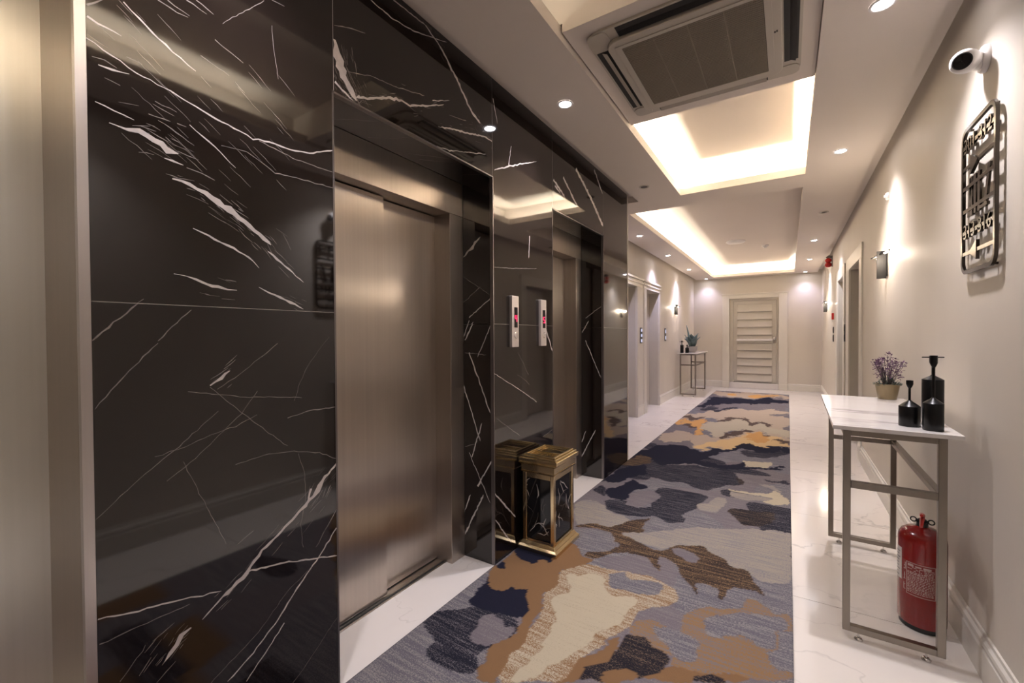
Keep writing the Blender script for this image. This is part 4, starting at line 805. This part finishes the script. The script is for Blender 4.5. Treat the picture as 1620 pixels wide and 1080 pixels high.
for k in range(46):
    a = rp.uniform(0, 6.28); rr = rp.uniform(.0, 1)**.6; h = rp.uniform(.075, .20)*(1-.35*rr); e = Vector((math.cos(a)*rr*.078, math.sin(a)*rr*.078, h))
    p0 = Vector((px+math.cos(a)*.02*rr, py+math.sin(a)*.02*rr, ZT2+.08)); p1 = Vector((px, py, ZT2+.08))+e
    st.tube([p0, p0.lerp(p1, .5)+Vector((0, 0, .01)), p1], .0011, 5)
    for q in range(10):
        d = Vector((rp.gauss(0, 1), rp.gauss(0, 1), rp.gauss(.3, .8))).normalized(); c = p1+d*.008+Vector((rp.gauss(0, .006), rp.gauss(0, .006), rp.gauss(0, .005)))
        quadleaf(fl_, c, d, rp.uniform(.010, .017), .0056)
for k in range(150):
    a = rp.uniform(0, 6.28); rr = rp.uniform(.1, 1)*.058; c = Vector((px+math.cos(a)*rr, py+math.sin(a)*rr, ZT2+.078+rp.uniform(0, .05)*(1.2-rr/.06)))
    quadleaf(lv, c, (math.cos(a)+rp.gauss(0, .4), math.sin(a)+rp.gauss(0, .4), rp.uniform(.1, 1)), rp.uniform(.012, .022), .005)
stuff(st.build('stems', 'stem', t, fix=False)); stuff(fl_.build('flowers', 'petal', t, fix=False)); stuff(lv.build('foliage', 'leaf', t, fix=False))

# ---------------------------------------------------------------- things on the far table
def pump(x, y, r, h, label):
    t = thing('candle_holder', label, 'candle holder', (x, y, ZT2), 'small black holders on the far table')
    B().lathe([(r, ZT2), (r, ZT2+h*.62), (r*.7, ZT2+h*.66), (.008, ZT2+h*.70)], (x, y, 0), 24).build('body', 'black', t, smooth=40)
    B().lathe([(.008, ZT2+h*.68), (.008, ZT2+h*.86), (.016, ZT2+h*.90), (.016, ZT2+h)], (x, y, 0), 16).build('cup', 'black', t, smooth=40)
    return t
t = pump(-1.90, 9.68, .035, .26, 'taller black holder at the wall side of the far table')
B().tube([(-1.945, 9.67, ZT2+.232), (-1.86, 9.69, ZT2+.232)], .004).build('cross_rod', 'black', t)
pump(-1.80, 9.70, .037, .17, 'shorter black holder beside the grey pot on the far table')
ax, ay = -1.775, 10.12
t = thing('agave_plant', 'blue-green broad-leaved plant in grey bowl on far table', 'plant', (ax, ay, ZT2))
B().lathe([(.06, ZT2), (.095, ZT2+.05), (.115, ZT2+.13), (.108, ZT2+.13), (.09, ZT2+.10)], (ax, ay, 0), 32).build('bowl', 'grey_pot', t, smooth=40)
def bigleaf(b, base, az, lean, L, wd, curl):
    p = Vector(base); d0 = Vector((math.cos(az), math.sin(az), 0)); side = Vector((-math.sin(az), math.cos(az), 0)); n = 8; vs = []
    for k in range(n+1):
        tt = k/n; an = lean+curl*tt; 
        if k: p = p + (d0*math.sin(an)+Vector((0, 0, 1))*math.cos(an))*L/n
        w_ = wd*(math.sin(math.pi*min(.98, .18+.8*tt))**.8)*(1-.15*tt); up = d0*math.cos(an)-Vector((0, 0, 1))*math.sin(an)
        for s in (-1, -.35, .35, 1): vs.append(p+side*w_*s - up*(abs(s)*w_*.35) )
    fs = [(i*4+j, i*4+j+1, i*4+j+5, i*4+j+4) for i in range(n) for j in range(3)]
    return b.add(vs, fs)
ra = random.Random(3)
for k in range(13):
    az = k*2.4+ra.uniform(-.2, .2); ln = .10+.36*(k/13)
    o = bigleaf(B(), (ax+.03*math.cos(az), ay+.03*math.sin(az), ZT2+.10), az, ln, .34-.10*(k/13), .080, .40).build('leaf', 'agave', t, smooth=60, fix=False)
    o.modifiers.new('thick', 'SOLIDIFY').thickness = .006
o = bigleaf(B(), (ax-.06, ay-.05, ZT2+.08), 3.5, .05, .52, .085, .10).build('leaf', 'agave', t, smooth=60, fix=False); o.modifiers.new('thick', 'SOLIDIFY').thickness = .006

# ---------------------------------------------------------------- fire extinguisher
ex, ey = .505, 2.582
t = thing('fire_extinguisher', 'red fire extinguisher standing on the floor behind the near table leg', 'fire extinguisher', (ex, ey, 0))
R_ = .082
B().lathe([(R_-.004, .022), (R_, .03), (R_, .385), (R_*.97, .402), (R_*.86, .420), (R_*.62, .434), (R_*.3, .442), (.02, .444)], (ex, ey, 0), 48).build('cylinder', 'red', t, smooth=40)
B().lathe([(R_-.010, .0005), (R_-.006, .004), (R_-.005, .024)], (ex, ey, 0), 40).build('base_ring', 'plastic_black', t, smooth=40)
B().lathe([(.02, .443), (.02, .462), (.014, .464), (.014, .475)], (ex, ey, 0), 20).build('valve', 'plastic_black', t, smooth=40)
fd = Vector((-.23, -.97, 0)).normalized(); sd = Vector((fd.y, -fd.x, 0))
b = B(); c = Vector((ex, ey, .475))
b.tube([c-fd*.02, c+fd*.045+Vector((0, 0, .004)), c+fd*.085-Vector((0, 0, .008))], [.009, .008, .006], 8).tube([c-fd*.015+Vector((0, 0, .012)), c+fd*.03+Vector((0, 0, .028)), c+fd*.062+Vector((0, 0, .034))], [.010, .009, .006], 8)
b.build('lever', 'red_dark', t, smooth=50)
for s in (-1, 1):
    pts = [Vector((ex, ey, .468))+sd*s*(.029+.010*math.cos(a))+Vector((0, 0, .010*math.sin(a))) for a in [2*math.pi*k/16 for k in range(17)]]
    B().tube(pts, .0028, 6).tube([Vector((ex, ey, .468))+sd*s*.010, Vector((ex, ey, .468))+sd*s*.022], .005, 8).build('pull_ring' if s > 0 else 'gauge_ring', 'plastic_black', t, smooth=50)
def wrap(r, a0, a1, z0, z1, n=14):
    b = B(); vs = []
    for k in range(n+1):
        a = a0+(a1-a0)*k/n
        for z in (z0, z1): vs += [(ex+r*math.cos(a), ey+r*math.sin(a), z), (ex+(r+.0006)*math.cos(a), ey+(r+.0006)*math.sin(a), z)]
    fs = []
    for k in range(n): o = k*4; fs += [(o+1, o+5, o+7, o+3), (o, o+2, o+6, o+4), (o, o+4, o+5, o+1), (o+2, o+3, o+7, o+6)]
    return b.add(vs, fs)
D = math.radians
wrap(R_, D(178), D(206), .205, .345).build('inspection_label', 'label_white', t)
wrap(R_+.0002, D(212), D(292), .155, .300).build('instruction_label', 'label_red', t)
b = B(); re_ = random.Random(9)
def rowmark(a0, a1, z, h):
    q = wrap(R_+.0009, a0, a1, z, z+h, 6); b.add(q.v, q.f)
rowmark(D(222), D(290), .296, .0022); rowmark(D(222), D(290), .157, .0022)
for a in (222, 289): rowmark(D(a), D(a+1.4), .158, .139)
for k in range(17):
    z = .168+k*.0068; a = 225
    while a < 286:
        wd_ = re_.uniform(2, 8); 
        if z < .25 or a > 262 or re_.random() < .5: rowmark(D(a), D(min(a+wd_, 287)), z, .0030 if re_.random() < .75 else .0045)
        a += wd_+1.6
for k in range(3):
    rowmark(D(214), D(219.5), .17+k*.045, .003); rowmark(D(214+2*k), D(216+2*k), .17+k*.045, .030); rowmark(D(215), D(219), .19+k*.042, .003)
rowmark(D(226), D(240), .282, .010); rowmark(D(244), D(258), .283, .006); rowmark(D(262), D(280), .282, .008)
b.build('label_print', 'print', t, fix=False)
b = B()
for k in range(9):
    q = wrap(R_+.0009, D(181), D(181+re_.uniform(8, 20)), .215+k*.0135, .2195+k*.0135, 5); b.add(q.v, q.f)
M['ink'] = mat('label_ink', (.25, .25, .24), .6)
b.build('label_print', 'ink', t, fix=False)

# ---------------------------------------------------------------- room number sign on the right wall
def text_mesh(s, size, depth):
    c = bpy.data.curves.new('text', 'FONT'); c.body = s; c.size = size; c.extrude = depth/2; c.align_x = 'CENTER'; c.align_y = 'CENTER'; c.resolution_u = 3
    o = bpy.data.objects.new('text', c); COL.objects.link(o); bpy.context.view_layer.update()
    me = bpy.data.meshes.new_from_object(o.evaluated_get(bpy.context.evaluated_depsgraph_get()))
    vs = [tuple(v.co) for v in me.vertices]; fs = [tuple(p.vertices) for p in me.polygons]
    bpy.data.objects.remove(o); bpy.data.curves.remove(c); bpy.data.meshes.remove(me); return vs, fs
sy0, sy1, sz0, sz1 = 2.197, 2.550, 1.541, 2.135; yc = (sy0+sy1)/2; xs0, xs1 = .611, .622
t = thing('room_sign', 'tall dark metal frame sign with room numbers and arrows on right wall', 'sign', (XR, yc, sz0))
sf = lambda u, v, h: (h, u, v)
b = B().ring(rrect(sy0, sy1, sz0, sz1, .05, 8), rrect(sy0+.016, sy1-.016, sz0+.016, sz1-.016, .038, 8), sf, xs0, xs1)
b.build('frame', 'sign', t, bevel=.001)
for y in (sy0+.05, sy1-.05):
    for z in (sz0+.01, sz1-.01): B().lathe([(.005, xs1-.001), (.005, XR+.001)], (0, y, z), 10, axis='x').build('stand_off', 'sign', t)
zr = [2.058, 1.972, 1.891, 1.798, 1.709, 1.624]
for z in zr: B().box(xs0+.0012, xs1-.001, sy0+.014, sy1-.014, z-.0072, z+.0072).build('cross_bar', 'sign', t)
for s, z in (('301-312', zr[0]), ('313-316', zr[4])):
    vs, fs = text_mesh(s, .083, .010)
    B().add([(.6155-v[2], yc-v[0]*1.06, z+v[1]) for v in vs], fs).build('lettering', 'sign', t, fix=False)
# arrows: upper points along the wall to the viewer's side, lower away
for z, s in ((zr[1], -1), (zr[5], 1)):
    ya = yc+.035
    B().prism([(ya-s*.035, z-.038), (ya-s*.035, z+.038), (ya+s*.045, z)], sf, xs0-.0006, xs1-.001).build('arrow_head', 'sign', t)
b = B()
for y0, y1 in ((2.475, 2.44), (2.40, 2.40), (2.36, 2.36), (2.30, 2.26), (2.43, 2.455)):
    b.prism([(y0-.011, zr[3]-.028), (y0+.011, zr[3]-.028), (y1+.011, zr[2]+.030), (y1-.011, zr[2]+.030)], sf, xs0+.002, xs1-.002)
b.box(xs0+.001, xs1-.001, 2.275, 2.355, zr[3]-.026, zr[3]-.014).box(xs0+.001, xs1-.001, 2.425, 2.455, zr[3]-.03, zr[3]-.010)
b.build('pictogram', 'sign', t)

# ---------------------------------------------------------------- security camera
cx, cy, cz = .566, 2.33, 2.335
t = thing('security_camera', 'white turret security camera on the right wall above the sign', 'camera', (XR, 2.40, 2.36))
B().lathe([(.050, XR-.0005), (.050, XR-.010), (.044, XR-.018)], (0, 2.372, 2.345), 32, axis='x').build('base_plate', 'white_plastic', t, smooth=40)
ld = Vector((-.40, -.86, -.30)).normalized(); bc = Vector((cx, cy, cz)); R3 = ld.to_track_quat('Z', 'Y').to_matrix()
def orient(bb, c): return [tuple(R3 @ Vector(p) + c) for p in bb.v]
bb = B().lathe([(.020, -.068), (.035, -.050), (.041, -.022), (.041, .018), (.037, .033), (.030, .039)], n=36); bb.v = orient(bb, bc); bb.build('housing', 'white_plastic', t, smooth=50)
B().tube([Vector((XR-.012, 2.372, 2.345)), bc-ld*.04], [.036, .032], 24).build('swivel', 'white_plastic', t, smooth=50)
bb = B().lathe([(.0265, .0385), (.0255, .043), (.0005, .045)], n=32, close=False); bb.v = orient(bb, bc); bb.build('lens_window', 'display', t, smooth=50)
bb = B().lathe([(.0285, .0385), (.0285, .042), (.0265, .043)], n=32, close=False); bb.v = orient(bb, bc); bb.build('lens_ring', 'sconce', t, smooth=50)
# ---------------------------------------------------------------- wall sconces
def sconce(side, y, label):
    s = 1 if side == 'l' else -1; xw = XL if side == 'l' else XR
    X = lambda d: xw+s*d
    t = thing('wall_sconce', label, 'wall lamp', (xw, y, 1.72), 'wall sconces along the corridor')
    b = B(); b.box(min(X(.006), X(.062)), max(X(.006), X(.062)), y-.006, y+.006, 1.72, 1.93); b.build('fin', 'sconce', t, bevel=.001)
    b = B(); b.box(min(X(.0005), X(.008)), max(X(.0005), X(.008)), y-.05, y+.05, 1.74, 1.91); b.build('back_plate', 'sconce', t, bevel=.001)
    B().tube([(X(.016), y-.19, 1.906), (X(.070), y+.19, 1.902)], .0055, 8).build('cross_rod', 'sconce', t)
    for d in (-1, 1):
        yb, zb_ = y+d*.155, 1.894
        B().tube([(X(.030), yb-.02, zb_), (X(.034), yb+.02, zb_)], .006, 12).build('bulb', 'bulb', t, smooth=50)
        l = bpy.data.lights.new('sconce_light', 'POINT'); l.energy = 1.5; l.color = WARM; l.shadow_soft_size = .012
        o = bpy.data.objects.new('sconce_light', l); COL.objects.link(o); o.location = (X(.045), yb, zb_-.022)
sconce('r', 4.31, 'lit wall sconce on the right wall, nearest, left of the room sign')
sconce('r', 10.2, 'lit wall sconce on the right wall beyond both doorways')
sconce('l', 9.55, 'lit wall sconce on the left wall above the far table')
# ---------------------------------------------------------------- small wall fittings
t = thing('wall_sensor', 'tiny round white sensor high on the right wall above the sconce', 'sensor', (XR, 4.27, 2.33))
B().lathe([(.028, XR-.0005), (.028, XR-.012), (.022, XR-.020)], (0, 4.27, 2.332), 24, axis='x').build('base', 'white_plastic', t, smooth=40)
B().lathe([(.012, XR-.020), (.009, XR-.028)], (0, 4.27, 2.332), 16, axis='x').build('sensor_cap', 'white_plastic', t, smooth=40)
t = thing('fire_strobe', 'red fire alarm strobe under grey bracket on right wall near ceiling', 'alarm', (XR, 9.12, 2.45))
b = B().tube([(XR-.001, 9.13, 2.60), (XR-.05, 9.12, 2.62), (XR-.075, 9.11, 2.60), (XR-.06, 9.11, 2.565)], .022, 12); b.build('bracket', 'grey_pot', t, smooth=50)
B().sphere((XR-.058, 9.11, 2.475), .052, 18, 0, (1, 1, .85)).sphere((XR-.058, 9.11, 2.55), .048, 18, 0, (1, 1, .85)).lathe([(.03, 2.46), (.03, 2.57)], (XR-.058, 9.11, 0), 18).build('strobe_body', 'red_dark', t, smooth=60)
B().box(XR-.014, XR-.0005, 9.06, 9.17, 2.44, 2.62).build('back_plate', 'grey_pot', t)
t = thing('call_point', 'small dark red fire call point on the right wall near far doorway', 'alarm', (XR, 8.84, 1.55))
B().box(XR-.03, XR-.0005, 8.79, 8.89, 1.535, 1.64).build('housing', 'red_dark', t, bevel=.003)
B().box(XR-.033, XR-.0301, 8.815, 8.865, 1.56, 1.615).build('glass_pane', 'label_white', t)
def plate(side, y, z0, z1, n, label, wd=.10):
    s = 1 if side == 'l' else -1; xw = (XL if side == 'l' else XR)+s*(.037 if n == 3 else .018 if side == 'r' and n == 2 else .0005)
    t = thing('door_plate' if n > 1 else 'wall_switch', label, 'door plate' if n > 1 else 'switch', (xw, y, z0))
    X = lambda d: xw+s*d
    B().box(min(X(0), X(.010)), max(X(0), X(.010)), y-wd/2, y+wd/2, z0, z1).build('plate', 'plastic_black', t, bevel=.002)
    for k in range(n):
        h = (z1-z0)/n; a, c = z0+k*h+h*.22, z0+(k+1)*h-h*.22
        B().box(min(X(.0102), X(.0115)), max(X(.0102), X(.0115)), y-wd*.3, y+wd*.3, a, c).build('pictogram' if n > 1 else 'button', 'plate_blue' if side == 'l' else 'sconce', t)
plate('l', 6.93, 1.165, 1.415, 3, 'dark door plate with three lit squares between the two left doorways')
plate('l', 8.70, 1.18, 1.425, 2, 'dark door plate on left wall between second doorway and sconce', .09)
plate('r', 6.96, 1.20, 1.42, 2, 'dark door plate on the casing between the two right doorways', .09)
plate('r', 8.84, 1.31, 1.415, 1, 'upper small dark switch below the call point on right wall')
plate('r', 8.84, 1.17, 1.285, 1, 'lower small dark switch below the call point on right wall')
